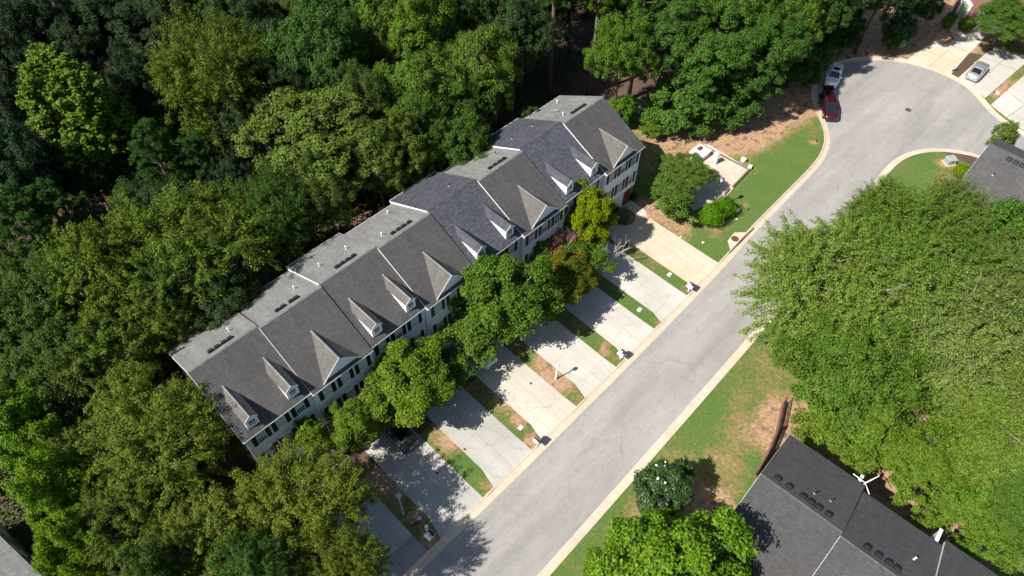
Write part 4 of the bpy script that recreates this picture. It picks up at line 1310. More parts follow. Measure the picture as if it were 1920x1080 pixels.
def lamp(p, h, label, mat='iron', head='lantern', bar=True, rot=0):
    t = empty('street_lamp', (p.x, p.y, 0), rot, label, 'lamp post', 'lamp posts')
    mb = MB(); mb.tube([(0, 0, 0), (0, 0, .25), (0, 0, .9), (0, 0, h - .55)], [.13, .10, .06, .045], 10); mb.build('pole', M[mat], t)
    if bar:
        mb = MB(); mb.tube([(-.45, 0, h - 1.0), (.45, 0, h - 1.0)], .02, 6); mb.build('ladder_bar', M[mat], t)
    if head == 'lantern':
        mb = MB()
        mb.slab([(-.2, -.2, h - .02), (.2, -.2, h - .02), (.2, .2, h - .02), (-.2, .2, h - .02)], (0, 0, -.04))
        mb.add([(-.22, -.22, h - .02), (.22, -.22, h - .02), (.22, .22, h - .02), (-.22, .22, h - .02), (0, 0, h + .2)], [(0, 1, 4), (1, 2, 4), (2, 3, 4), (3, 0, 4)])
        mb.box(-.1, .1, -.1, .1, h - .58, h - .5)
        for a in (-1, 1):
            for b in (-1, 1): mb.tube([(a * .1, b * .1, h - .52), (a * .18, b * .18, h - .05)], .015, 4)
        mb.build('lantern', M[mat], t)
        mb = MB(); mb.add([(-.095, -.095, h - .5), (.095, -.095, h - .5), (.095, .095, h - .5), (-.095, .095, h - .5), (-.17, -.17, h - .06), (.17, -.17, h - .06), (.17, .17, h - .06), (-.17, .17, h - .06)],
                          [(0, 1, 5, 4), (1, 2, 6, 5), (2, 3, 7, 6), (3, 0, 4, 7)]); mb.build('lantern_glass', M['lamp_clear'], t)
    else:
        mb = MB(); mb.ball((0, 0, h - .35), .2, .2, .24); mb.build('globe', M['white_paint'], t)
        mb = MB(); mb.tube([(0, 0, h - .62), (0, 0, h - .52)], [.06, .12], 8); mb.build('collar', M[mat], t)
    return t
lamp(at(1335, 395), 5.1, 'black lantern lamp post at the gravel pad behind the round shrubs')
lamp(at(1042, 711), 2.9, 'short white lamp post with a crossbar on a bare grass strip', 'white_paint', 'globe', True, .4)
lamp(at(757, 965), 4.3, 'tall grey lamp post in shade on the lowest grass strip', 'pipe_grey', 'lantern', False)
t = lamp(at(801, 994), 1.2, 'knee high white yard light with a crossbar beside the shaded mailbox', 'white_paint', 'globe', True, .9)
t['group'] = 'small yard lights'; t.scale = (.8, .8, 1)

def disc(name, p, r_, h, label, cat, mat, group=None, n=16, z=0.0):
    mb = MB(); mb.prism([(r_ * math.cos(2 * math.pi * i / n), r_ * math.sin(2 * math.pi * i / n)) for i in range(n)], -.02, h)
    o = mb.build(name, M[mat], None, (p.x, p.y, z))
    return tag(o, label, cat, group)

def manhole(p, r_, z, label):
    t = empty('manhole_cover', (p.x, p.y, z), 0, label, 'manhole cover')
    mb = MB(); n = 20
    ring = [(math.cos(2 * math.pi * i / n), math.sin(2 * math.pi * i / n)) for i in range(n)]
    mb.prism([(a * r_, b * r_) for a, b in ring], -.03, .014); mb.build('rim', M['iron'], t)
    mb = MB(); mb.prism([(a * r_ * .86, b * r_ * .86) for a, b in ring], .0, .022)
    for q in range(-2, 3): mb.box(-r_ * .6, r_ * .6, q * r_ * .22 - .02, q * r_ * .22 + .02, .02, .03)
    mb.build('lid', M['rust'], t)
manhole(at(1703, 206, -.1), .38, -.095, 'round iron manhole cover in the middle of the turning circle')
pts = [at(*p) for p in ((1364, 452), (1377, 436), (1398, 436), (1409, 428), (1370, 471))]
dr = tag(empty('drain_apron', (0, 0, 0)), kind='structure')
slab_part(dr, [(p.x, p.y) for p in pts], M['concrete_tan'], .03)
manhole(at(1378, 448), .42, .03, 'rusty manhole cover on the pale drain slab beside the road')
mb = MB()
a, b = at(1366, 474), at(1413, 427)
dv = (b - a).normalized(); nv = Vector((dv.y, -dv.x, 0))
mb.slab([tuple(a + nv * .02 + Vector((0, 0, .06))), tuple(b + nv * .02 + Vector((0, 0, .06))), tuple(b + nv * .1 + Vector((0, 0, .06))), tuple(a + nv * .1 + Vector((0, 0, .06)))], (0, 0, -.14))
tag(mb.build('storm_drain_opening', M['iron']), 'dark slot of the storm drain in the kerb below the rusty cover', 'storm drain')

for (u, v, lab) in ((1149.5, 582, 'cap on the drive left of the wide leaf shadow, second driveway from the turning circle'[:0] or 'dark drain cap on the third driveway from the turning circle'),
                    (1069.5, 646, 'dark drain cap in leaf shade on the driveway beside the white lamp post'),
                    (995.5, 719, 'rusty drain cap on the driveway left of the white lamp post'),
                    (871.5, 842.5, 'rusty drain cap on the cracked driveway beside the lowest sunlit grass strip'),
                    (820, 887, 'rusty drain cap on the dappled driveway below the black car'),
                    (1185.5, 492, 'dark drain cap in leaf shade on the second driveway from the turning circle')):
    disc('drain_cap', at(u, v), .13, .006, lab, 'drain cap', 'rust', 'drain caps in the driveways', z=.016)

def cover(p, w, l, label, mat='white_paint', rot=.1, h=.05):
    mb = MB(); mb.box(-w / 2, w / 2, -l / 2, l / 2, -.02, h); mb.box(-w / 2 + .04, w / 2 - .04, -l / 2 + .04, l / 2 - .04, h, h + .012)
    o = mb.build('meter_cover', M[mat], None, (p.x, p.y, .006), (0, 0, rot))
    return tag(o, label, 'meter cover', 'meter covers in the grass')
cover(at(1255, 515), .5, .34, 'white meter cover on the grass strip beside the end driveway')
cover(at(1199, 581), .5, .34, 'white meter cover on the grass strip two driveways from the turning circle')
cover(at(1169, 554), .22, .22, 'small pale cover near tree shade on the grass strip, second strip from the turning circle', 'stone')
cover(at(976, 802), .42, .36, 'white meter cover by broken earth above the wooden post mailbox')
cover(at(786, 973), .4, .3, 'pale meter cover in shade near the knee high yard light', 'stone')
cover(at(777, 985), .5, .32, 'brown valve cover in shade, nearest the tall grey lamp post', 'rust')
cover(at(783, 980), .5, .32, 'brown valve cover in shade, beside the pale meter cover', 'rust', .1)
cover(at(1276, 444.5), .26, .2, 'tiny white cover at the edge of the end driveway on the lawn', 'stone')
cover(at(1318, 455), .3, .24, 'tiny white cover in the lawn midway between end driveway and storm drain', 'stone')
cover(at(1381, 411), .22, .2, 'tiny white cover on the lawn below the white valve post', 'stone')
cover(at(1870, 174.5), .5, .35, 'white meter cover on the dry grass strip near the silver car', 'white_paint')

def bollard(name, p, r_, h, label, cat, mat, capm):
    t = empty(name, (p.x, p.y, 0), 0, label, cat)
    mb = MB(); mb.tube([(0, 0, -.02), (0, 0, h * .8)], r_, 12); mb.build('post', M[mat], t)
    mb = MB(); mb.tube([(0, 0, h * .8), (0, 0, h * .92), (0, 0, h)], [r_ * 1.15, r_ * 1.1, r_ * .5], 12); mb.build('cap', M[capm], t)
bollard('valve_post', at(1383, 397), .17, .5, 'white valve post on the lawn below the round shrubs', 'valve post', 'white_paint', 'stone')
bollard('white_drum', at(1393, 303), .3, .55, 'white drum standing at the edge of the gravel pad', 'drum', 'white_paint', 'white_trim')
bollard('hydrant_stub', at(1402, 394), .08, .35, 'brown pipe stub in a bare ring on the lawn', 'pipe stub', 'rust', 'rust')
bollard('hydrant_stub', at(1530, 266), .08, .4, 'short dark pipe stub in a bare patch near the maroon van', 'pipe stub', 'rust', 'iron')

def transformer(p, rot, label):
    t = empty('transformer_box', (p.x, p.y, 0), rot, label, 'utility box')
    mb = MB(); mb.box(-.72, .72, -.66, .66, -.02, .09); mb.build('pad', M['kerb_concrete'], t)
    mb = MB(); mb.prism([(-.55, -.5), (.55, -.5), (.55, .5), (-.55, .5)], .09, .74); mb.build('body', M['utility_green'], t)
    mb = MB()
    mb.add([(-.58, -.53, .74), (.58, -.53, .74), (.58, .53, .74), (-.58, .53, .74), (-.5, -.15, .86), (.5, -.15, .86), (.5, .45, .86), (-.5, .45, .86)],
           [(4, 5, 6, 7), (0, 1, 5, 4), (1, 2, 6, 5), (2, 3, 7, 6), (3, 0, 4, 7), (3, 2, 1, 0)]); mb.build('lid', M['utility_green'], t)
    mb = MB(); mb.box(-.04, .04, -.53, -.49, .4, .55); mb.build('latch', M['iron'], t)
    t.scale = (.95, .95, 1.1)
transformer(at(1779, 306), R(-35), 'green utility box on the lawn inside the road bend')
transformer(at(1690, 80), R(30), 'green utility box under the magnolia near the brick house')

# gravel pad with timber edging
tag(link('gravel_pad', flat_mesh('gravel_pad', [at(*p) for p in ((1296, 300), (1312, 270), (1330, 271), (1407, 318), (1356, 374), (1300, 395), (1270, 360))], .02, M['gravel'])), kind='structure')
ed = empty('timber_edging', (0, 0, 0), 0, 'weathered timber edging round the gravel pad', 'timber edging')
def timbers(a, b, n, h):
    for i in range(n):
        p, q = a.lerp(b, (i + .02) / n), a.lerp(b, (i + .98) / n)
        d = (q - p).normalized(); nn = Vector((-d.y, d.x, 0)) * .09
        z = Vector((0, 0, h + random.uniform(-.02, .03)))
        mb = MB(); mb.slab([tuple(p + nn + z), tuple(q + nn + z), tuple(q - nn + z), tuple(p - nn + z)], (0, 0, -h - .1)); mb.build('timber', M['timber'], ed)
timbers(at(1312, 271), at(1405, 319), 5, .16)
timbers(at(1405, 319), at(1373, 352), 3, .3)
timbers(at(1366, 356), at(1358, 366), 1, .3)
timbers(at(1297, 299), at(1311, 272), 2, .16)
t = empty('stone_block', (at(1405, 316).x, at(1405, 316).y, 0), .4, 'pale stone block on the corner of the gravel pad edging', 'stone block')
mb = MB(); mb.prism([(-.3, -.22), (.28, -.25), (.32, .2), (-.26, .25)], -.02, .42); mb.build('stone', M['stone'], t)
t = empty('utility_cabinet', (at(1312, 292).x, at(1312, 292).y, 0), R(0), 'white cabinet with a brown vent lid on the gravel pad', 'cabinet')
mb = MB(); mb.box(-1.1, 1.0, -.8, .9, 0, .7); mb.build('cabinet_base', M['white_paint'], t)
mb = MB(); mb.box(-1.15, 1.05, -.85, .95, .7, .76); mb.build('lid', M['white_trim'], t)
mb = MB(); mb.box(-.1, .65, .1, .6, .76, .88); mb.build('vent_lid', M['rust'], t)
t = empty('control_panel', (at(1339, 306).x, at(1339, 306).y, 0), R(80), 'tall white control panel on the gravel pad', 'control panel')
mb = MB(); mb.box(-.32, .32, -.12, .12, .25, 1.6); mb.build('panel', M['white_paint'], t)
mb = MB(); mb.box(-.28, .28, .12, .135, .35, 1.5); mb.build('panel_door', M['white_trim'], t)
for sx in (-.26, .26):
    mb = MB(); mb.box(sx - .04, sx + .04, -.04, .04, -.02, .25); mb.build('leg', M['iron'], t)
t = empty('blue_barrel', (at(1329, 342).x, at(1329, 342).y, 0), 0, 'pale blue barrel under the tree on the gravel pad', 'barrel')
M['barrel_blue'] = plain('barrel_blue', (.22, .38, .47), .5)
mb = MB(); mb.tube([(0, 0, 0), (0, 0, .3), (0, 0, .85), (0, 0, .9)], [.27, .3, .29, .25], 14); mb.build('barrel', M['barrel_blue'], t)

# planting bed at the end unit: round clipped bush in a brick ring
pb = at(1168, 407)
bd = empty('bed_edging', (pb.x, pb.y, 0), 0, 'curved red brick edging round the clipped grey green bush', 'bed edging')
for i in range(16):
    a = R(170 + i * 13)
    mb = MB(); mb.box(-.16, .16, -.09, .09, -.03, .16); o = mb.build('brick', M['brick_red'], bd, (1.25 * math.cos(a), 1.25 * math.sin(a), 0), (0, 0, a + math.pi / 2))
# walls and railing at the row across the road
wl = empty('garden_wall', (0, 0, 0), 0, 'low red brick wall running up to the dark roofed row', 'wall')
wpts = [Vector((30.3, -35.55, 0)), Vector((33.0, -35.2, 0)), Vector((35.4, -34.6, 0)), Vector((38.4, -33.4, 0))]
for a, b in zip(wpts, wpts[1:]):
    d = (b - a).normalized(); nn = Vector((-d.y, d.x, 0)) * .11
    mb = MB(); mb.slab([tuple(a + nn + Vector((0, 0, .55))), tuple(b + nn + Vector((0, 0, .55))), tuple(b - nn + Vector((0, 0, .55))), tuple(a - nn + Vector((0, 0, .55)))], (0, 0, -.6)); mb.build('wall_panel', M['brick_red'], wl)
    mb = MB(); mb.slab([tuple(a + nn * 1.3 + Vector((0, 0, .61))), tuple(b + nn * 1.3 + Vector((0, 0, .61))), tuple(b - nn * 1.3 + Vector((0, 0, .61))), tuple(a - nn * 1.3 + Vector((0, 0, .61)))], (0, 0, -.07)); mb.build('coping', M['brick_red'], wl)
rl = empty('iron_railing', (0, 0, 0), 0, 'black iron railing standing on the low brick wall', 'railing')
mbp = MB()
for a, b in zip(wpts, wpts[1:]):
    for z in (.72, 1.5):
        mb = MB(); mb.tube([tuple(a + Vector((0, 0, z))), tuple(b + Vector((0, 0, z)))], .035, 5); mb.build('rail', M['iron'], rl)
    mb = MB(); mb.box(a.x - .06, a.x + .06, a.y - .06, a.y + .06, .6, 1.62); mb.build('post', M['iron'], rl)
    n = int((b - a).length / .11)
    for i in range(1, n):
        p = a.lerp(b, i / n); mbp.box(p.x - .018, p.x + .018, p.y - .018, p.y + .018, .61, 1.49)
tag(mbp.build('pickets', M['iron'], rl), kind='stuff')
# fallen aerial and white fin boards along the rear eave of that row
ae = empty('rooftop_aerial', (at(1620, 908, 8.0).x, at(1620, 908, 8.0).y, 8.25), 0, 'pale rooftop aerial with three arms at the eave corner of the dark roof', 'aerial')
for i, a in enumerate((100, 215, 335)):
    mb = MB(); mb.tube([(0, 0, 0), (1.05 * math.cos(R(a)), 1.05 * math.sin(R(a)), .3 + .1 * i)], [.05, .035], 6); mb.build('arm', M['white_trim'], ae)
mb = MB(); mb.tube([(0, 0, -.6), (0, 0, .1)], .05, 6); mb.build('mast', M['white_trim'], ae)
for j, (u, v) in enumerate(((1612, 898), (1752, 1004))):
    p = at(u, v, 6.5)
    t = empty('fin_wall', (30.85 + .3 * j, p.y, 0), R(3), ('white privacy fin beside the rooftop aerial' if j == 0 else 'white privacy fin farther along the dark roofed row'), 'privacy fin', 'white privacy fins')
    mb = MB(); mb.slab([(-.6, -.06, 4.5), (1.1, -.06, 4.5), (1.1, -.06, 7.7), (-.6, -.06, 8.0)], (0, .12, 0)); mb.build('fin_panel', M['white_paint'], t)
    mb = MB(); mb.slab([(-.6, -.12, 8.03), (1.17, -.12, 7.73), (1.17, .12, 7.73), (-.6, .12, 8.03)], (0, 0, .06)); mb.build('fin_cap', M['white_trim'], t)

# fallen log and cut brush behind the end unit
a, b = at(1182, 222), at(1235, 237)
t = empty('fallen_log', (a.x, a.y, .2), 0, 'pale fallen log lying by the brush heap', 'log')
d = b - a
mb = MB(); mb.tube([(0, 0, 0), tuple(d * .5 + Vector((0, .15, .05))), tuple(d)], [.2, .18, .12], 9); mb.build('log', M['bark_pale'], t)
mb = MB(); mb.tube([tuple(d * .6), tuple(d * .75 + Vector((.6, .9, .2)))], [.07, .03], 6); mb.build('branch_stub', M['bark_pale'], t)
rg = random.Random(3)
mb = MB(); c0 = at(1208, 214)
for i in range(150):
    p = c0 + Vector((rg.gauss(0, 1.5), rg.gauss(0, 1.1), 0)); a_ = rg.uniform(0, 6.28); L_ = rg.uniform(.5, 1.9)
    q = Vector((math.cos(a_), math.sin(a_), 0)) * L_
    z = rg.uniform(.02, .6)
    mb.tube([(p.x, p.y, z), (p.x + q.x, p.y + q.y, max(.02, z + rg.uniform(-.25, .25)))], [.035, .012], 4, cap=False)
tag(mb.build('brush_heap', M['bark_pale']), 'heap of cut grey sticks behind the end townhouse', 'brush heap', kind='stuff')

# ------------------------------------------------------------------ trees
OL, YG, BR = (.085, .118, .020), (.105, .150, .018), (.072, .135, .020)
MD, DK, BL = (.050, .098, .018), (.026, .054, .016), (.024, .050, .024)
PN, WO, GN = (.038, .078, .018), (.115, .165, .036), (.055, .115, .020)
T = tree_px
# ---- in front of the row
T('maple', 1, 943, 555, 6.0, 104, (.050, .108, .016), 'large round dense green maple in front of the row, covering the middle driveways')
T('maple', 0, 768, 716, 4.9, 92, (.074, .138, .018), 'bright green maple between the black car and the gabled house')
T('maple', 2, 668, 795, 4.3, 56, (.070, .132, .018), 'bright green maple left of the black car, the smaller of the bright pair')
T('maple', 1, 1104, 408, 5.2, 56, (.095, .142, .012), 'yellowing maple in front of the last gabled townhouses', mat='leaf_yellowing')
T('maple', 0, 1062, 522, 3.9, 60, (.050, .100, .014), 'rust tinted small maple between the large round maple and the yellowing one', mat='leaf_rusty')
T('sapling', 0, 583, 818, 4.2, 36, (.075, .150, .018), 'small bright sapling at the windows of the end townhouse by the olive trees')
T('sapling', 0, 885, 640, 3.6, 60, (.055, .110, .018), 'loose twiggy crape myrtle between the two big front maples', name='crape_myrtle')
T('sapling', 0, 838, 690, 3.2, 50, (.035, .080, .016), 'dark low yard tree in the shade between the two big front maples')
T('sapling', 0, 1098, 488, 3.2, 46, (.055, .112, .018), 'low green tree below the yellowing maple beside the leafless one')
T('oak', 1, 1905, 520, 8.0, 110, (.105, .145, .040), 'pale willow oak at the frame edge below the grey roof')
T('sapling', 0, 1000, 468, 3.6, 34, (.060, .120, .018), 'small green yard tree against the gabled house with olive shutters')
# ---- shrubs
def shrub(u, v, r_, label, color=(.055, .125, .016), h=.85, var=0):
    p = at(u, v, r_ * .6)
    plant('shrub', 'shrub', var, (p.x, p.y), r_, h * r_, color, label, 'shrub', 'clipped shrubs')
shrub(1333, 408, 1.45, 'round clipped bright green shrub, front one of the pair on the lawn island', (.075, .165, .014), .95)
shrub(1356, 393, 1.35, 'round clipped bright green shrub behind its twin on the lawn island', (.065, .150, .014), .95, 1)
shrub(1168, 407, .95, 'grey green clipped bush inside the curved brick edging', (.075, .125, .055), .9)
shrub(1150, 395, .75, 'dark low shrub between the clipped grey green bush and the garage', (.03, .07, .016))
shrub(1183, 368, .7, 'dark shrub at the brick corner of the end townhouse', (.025, .06, .016), .85, 1)
shrub(1776, 43, .95, 'lime green shrub at the brick house, outer one left of its path', (.085, .15, .016))
shrub(1784, 33, .8, 'darker green shrub at the brick house, inner one left of its path', (.05, .11, .016), .85, 1)
shrub(1811, 48, 1.2, 'wide green shrub between the path and the tree at the brick house', (.07, .14, .016), .8)
shrub(1800, 324, .9, 'yellow green shrub beside the grey roofed townhouse, by its eave', (.11, .17, .014), .9)
shrub(1816, 327, .9, 'green shrub in the bed at the grey roofed townhouse, nearest the wall', (.07, .14, .016), .9, 1)
# ---- island and right hand side
T('broad', 0, 1280, 325, 3.3, 58, (.068, .128, .026), 'open crowned tree leaning over the gravel pad')
T('sapling', 0, 1262, 370, 3.2, 44, (.055, .110, .022), 'low green tree between the gravel pad and the end driveway')
T('oak', 0, 1576, 548, 8.0, 180, WO, 'huge pale willow oak overhanging the road, nearest the storm drain')
T('oak', 1, 1712, 490, 8.4, 145, (.088, .140, .026), 'broad willow oak behind the one overhanging the road')
T('oak', 1, 1800, 640, 8.2, 190, (.120, .160, .046), 'silvery willow oak at the frame edge above the brick wall house')
T('oak', 0, 1655, 425, 7.0, 78, (.080, .128, .026), 'smaller willow oak tip beside the lawn with the utility box')
T('oak', 0, 1870, 800, 7.4, 150, (.105, .150, .030), 'green willow oak behind the dark roofed row, beyond its privacy fins')
T('broad', 1, 1600, 690, 7.8, 130, (.058, .120, .020), 'bright green maple rising between the willow oaks')
T('maple', 2, 1610, 800, 5.2, 100, (.070, .132, .020), 'bright green maple closest to the corner of the dark roof')
T('maple', 0, 1850, 455, 8.4, 75, (.050, .120, .018), 'deep green maple poking out of the willow oaks at the frame edge')
T('oak', 1, 1900, 940, 6.5, 95, (.070, .125, .024), 'deep green oak at the frame edge beyond the dark roofed row')
T('broad', 0, 1835, 935, 6.0, 115, (.066, .132, .020), 'leafy green tree at the frame edge beyond the far privacy fin')
T('broad', 2, 1745, 880, 6.4, 95, (.072, .135, .020), 'mid green tree leaning towards the privacy fins of the dark roofed row')
T('magnolia', 0, 1246, 918, 3.4, 66, (.024, .046, .012), 'dark glossy magnolia with white blossoms on the lawn by the road')
T('maple', 1, 1268, 1090, 8.2, 150, (.085, .150, .018), 'vivid green maple at the bottom of the frame over the dark roof')
T('maple', 0, 1160, 1085, 3.8, 75, (.090, .150, .018), 'vivid green maple at the bottom of the frame, nearest the road')
T('sapling', 0, 1248, 985, 3.4, 40, (.105, .170, .018), 'small lime coloured tree tucked under the dark magnolia')
T('sapling', 0, 1880, 262, 5.2, 26, (.085, .125, .030), 'thin topped young tree behind the grey roof at the frame edge')
# ---- bottom left
T('fine', 0, 548, 984, 7.0, 140, (.088, .112, .018), 'olive yellow tree spreading beside the lowest shaded driveway')
T('fine', 1, 655, 1070, 7.0, 70, (.08, .105, .018), 'olive tree at the bottom edge beside the shaded asphalt apron')
T('fine', 2, 400, 1040, 7.0, 120, (.085, .110, .020), 'olive green tree at the bottom edge, left of the olive yellow one')
T('fine', 1, 300, 820, 8.4, 120, (.085, .115, .020), 'broad olive green tree left of the end townhouse front corner')
T('fine', 2, 200, 690, 8.6, 110, (.070, .105, .018), 'mid green tree on the left, beyond the end townhouse gable')
T('fine', 0, 250, 960, 7.0, 95, (.070, .100, .018), 'loose olive tree with red soil showing beneath it')
T('maple', 0, 50, 800, 8.0, 78, (.065, .145, .016), 'bright maple at the left frame edge, upper one of three')
T('maple', 1, 122, 922, 7.6, 68, (.075, .155, .016), 'bright maple over the grey sided house, middle one of three')
T('maple', 0, 150, 1030, 7.0, 60, (.075, .150, .016), 'bright maple near the bottom left, lowest one of three')
T('fine', 2, 150, 860, 6.5, 90, (.060, .085, .018), 'dull olive tree among the bright maples on the left')
T('fine', 1, 480, 800, 4.0, 60, (.085, .115, .020), 'low olive tree at the foot of the end townhouse gable')
# ---- woods behind the row, near edge
T('round', 0, 618, 275, 10.5, 148, (.080, .112, .024), 'great rounded olive tree behind the fourth and fifth townhouses')
T('broad', 1, 790, 195, 11, 100, (.072, .122, .022), 'tall yellow green tree behind the slate blue roofs')
T('broad', 0, 900, 145, 11, 88, (.075, .115, .022), 'yellow green tree left of the tall pine trunks')
T('broad', 2, 865, 265, 8.5, 75, (.050, .090, .018), 'mid green tree crowding the rear gutter of the slate blue roof')
T('round', 0, 740, 290, 9.5, 80, (.068, .098, .018), 'olive tree between the great rounded tree and the slate blue roof')
T('fine', 1, 350, 470, 10.2, 135, (.070, .105, .016), 'big mid green tree behind the first two townhouses')
T('fine', 2, 215, 520, 10.4, 115, (.075, .110, .016), 'big yellow green tree left of the first townhouse roof')
T('fine', 0, 90, 590, 9.6, 115, (.050, .085, .018), 'dark green tree at the left frame edge level with the end roof')
T('fine', 1, 480, 430, 8.6, 85, (.060, .090, .016), 'shaded green tree close behind the third townhouse')
T('fine', 2, 300, 610, 8.4, 85, (.080, .110, .018), 'yellow green tree by the rear corner of the end townhouse')
T('poplar', 0, 150, 225, 13, 108, (.076, .122, .018), 'tall feathery yellow green poplar at the upper left')
T('fine', 1, 402, 150, 13, 105, (.065, .098, .016), 'olive tree with orange tips at the upper left', mat='leaf_orange_tip')
T('broad', 0, 608, 108, 13.5, 92, (.036, .088, .020), 'deep green tree behind the great rounded olive tree')
T('broad', 2, 775, 62, 14, 88, (.065, .130, .018), 'bright green tree in the woods above the slate blue roofs')
T('pine', 0, 292, 285, 12.5, 52, PN, 'young dark pine in the gap below the olive orange tree')
T('pine', 1, 375, 300, 11, 44, (.03, .066, .018), 'second young pine, right of the one below the olive orange tree')
T('pine', 0, 40, 420, 13, 75, (.04, .085, .018), 'dark pine at the left frame edge above the dark green tree')
T('oak', 0, 1775, 432, 8.2, 85, (.095, .138, .032), 'willow oak top brushing the eave of the grey roof')
T('pine', 1, 105, 400, 12, 60, (.036, .078, .018), 'dark pine beside the foot of the feathery poplar')
T('broad', 1, 262, 175, 11, 48, BL, 'small blue green tree between the poplar and the olive orange tree')
T('broad', 2, 440, 345, 8, 42, BL, 'small blue green tree in the dark gap behind the great rounded tree')
T('broad', 0, 30, 330, 12, 80, (.026, .060, .028), 'blue green tree in shade at the left frame edge under the poplar')
T('broad', 1, 1000, 250, 5.5, 50, (.03, .07, .016), 'low dark tree at the rear gutter of the last slate blue roof')
# ---- right of the row
plant('pine_tree', 'pine', 0, (60.7, 10.35), 3.4, 16.0, (.060, .115, .016), 'tall bare trunked pine behind the last gabled townhouse')
plant('pine_tree', 'pine', 1, (56.5, 13.6), 3.2, 17.5, (.045, .09, .016), 'tall bare trunked pine left of its twin behind the last gabled townhouse')
plant('pine_tree', 'pine', 0, (63.9, 6.0), 3.0, 15.5, (.045, .09, .016), 'slim pine behind the end bush, trunk rising beside the brush heap')
plant('broadleaf_tree', 'broad', 2, (83.3, -6.6), 4.2, 10.5, (.034, .080, .018), 'tall dark tree throwing shade over the parked cars')
plant('broadleaf_tree', 'broad', 0, (88.8, -5.0), 5.0, 11.0, (.036, .084, .018), 'second tall dark tree at the edge of the turning circle, behind the white car')
T('broad', 0, 1165, 105, 10, 66, (.055, .118, .018), 'leafy green tree right of the tall pine trunk')
T('broad', 2, 1255, 60, 11, 78, (.040, .095, .020), 'dark leafy tree at the top, right of the tall pine')
T('broad', 1, 1335, 100, 9.5, 92, (.045, .108, .020), 'full green tree at the edge of the big lawn')
T('thicket', 0, 1290, 190, 3.7, 78, (.048, .112, .022), 'bushy green tree reaching the ground beside the brush heap')
T('thicket', 0, 1385, 170, 4.0, 62, (.040, .098, .022), 'bushy dark tree over the bare soil of the big lawn')
T('broad', 2, 1445, 90, 9.5, 80, (.036, .090, .018), 'dark green tree above the shaded bare bank')
T('broad', 0, 1385, 25, 11.5, 72, (.050, .115, .018), 'sunlit tree top at the top of the frame above the big lawn')
T('broad', 1, 1490, 35, 10.5, 68, (.060, .125, .018), 'bright tree top at the top of the frame near the turning circle')
T('thicket', 0, 1566, 48, 4.0, 54, (.026, .066, .018), 'dark bushy tree shading the parked cars at the turning circle')
T('thicket', 0, 1500, 105, 4.2, 60, (.03, .075, .018), 'dark bushy tree over the bare bank left of the parked cars')
T('thicket', 0, 1167, 208, 2.6, 28, (.060, .145, .022), 'broad leaved bush at the rear corner of the end gabled townhouse')
T('sapling', 0, 1225, 240, 1.5, 26, (.060, .125, .016), 'light green scrub between the end townhouse and the bushy tree')
T('magnolia', 0, 1688, 55, 3.0, 38, (.035, .075, .016), 'white flowered magnolia by the far utility box')
T('magnolia', 0, 1730, 8, 3.6, 34, (.032, .065, .016), 'dark magnolia behind the white flowered one near the brick house')
T('broad', 1, 1890, 38, 4.6, 66, (.060, .110, .022), 'round green tree hiding the garage of the brick house')

# close behind the rear gutters, throwing ragged shade on the back slopes
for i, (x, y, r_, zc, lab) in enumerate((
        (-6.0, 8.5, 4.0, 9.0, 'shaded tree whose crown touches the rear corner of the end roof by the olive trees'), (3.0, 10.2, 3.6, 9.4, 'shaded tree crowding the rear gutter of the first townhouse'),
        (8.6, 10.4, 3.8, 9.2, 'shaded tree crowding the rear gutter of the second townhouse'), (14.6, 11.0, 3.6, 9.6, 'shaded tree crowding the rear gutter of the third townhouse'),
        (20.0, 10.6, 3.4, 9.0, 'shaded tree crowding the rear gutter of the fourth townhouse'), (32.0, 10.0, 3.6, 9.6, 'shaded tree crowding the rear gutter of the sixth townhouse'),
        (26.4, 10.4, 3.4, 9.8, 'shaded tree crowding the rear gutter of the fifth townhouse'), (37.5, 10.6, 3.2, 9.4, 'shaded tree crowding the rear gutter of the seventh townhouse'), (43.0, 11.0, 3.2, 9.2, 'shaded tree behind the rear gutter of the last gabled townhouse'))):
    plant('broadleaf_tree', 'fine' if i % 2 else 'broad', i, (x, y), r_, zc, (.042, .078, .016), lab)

# ---- deep woods: dark crowns that close the view behind the named trees
rg = random.Random(21)
DEEP = [(30, 130, 'b'), (75, 60, 'b'), (20, 210, 'b'), (-20, 390, 'd'), (90, 340, 'd'), (20, 640, 'm'), (60, 700, 'm'), (230, 250, 'd'), (340, 400, 'd'), (-30, -60, 'b'), (60, 60, 'b'), (190, 55, 'b'), (285, 70, 'b'), (345, 25, 'd'), (455, 55, 'd'), (510, 130, 'd'), (560, 15, 'm'), (690, 25, 'm'), (540, 190, 'd'),
        (860, 10, 'm'), (915, 45, 'd'), (960, 70, 'd'), (1010, -15, 'd'), (1075, -20, 'd'), (150, 108, 'b'), (375, 250, 'd'), (1190, -15, 'm'), (1300, 0, 'd'), (1600, -40, 'd'), (1660, -30, 'd'),
        (1720, -60, 'd'), (110, -40, 'b'), (230, -30, 'b'), (380, -50, 'd'), (500, -50, 'd'), (620, -45, 'm'), (740, -50, 'm'), (860, -70, 'm'), (1000, -60, 'd'), (1110, -70, 'd'),
        (1220, -80, 'm'), (1340, -70, 'd'), (1450, -60, 'm'), (1540, -80, 'd'), (-60, 120, 'b'), (-60, 260, 'd'), (-60, 480, 'd'), (-60, 640, 'm'), (-50, 720, 'm'), (180, 330, 'd'), (290, 390, 'd'), (520, 300, 'd'),
        (10, 700, 'm'), (110, 690, 'm'), (20, 560, 'd'), (700, 140, 'm'), (690, 215, 'm'), (820, 120, 'm'), (470, 230, 'd'), (330, 560, 'm'), (420, 560, 'd'), (160, 600, 'm'), (300, 1080, 'm'), (480, 1085, 'm')]
COLS = {'b': (.026, .052, .022), 'd': (.025, .052, .017), 'm': (.046, .086, .020)}
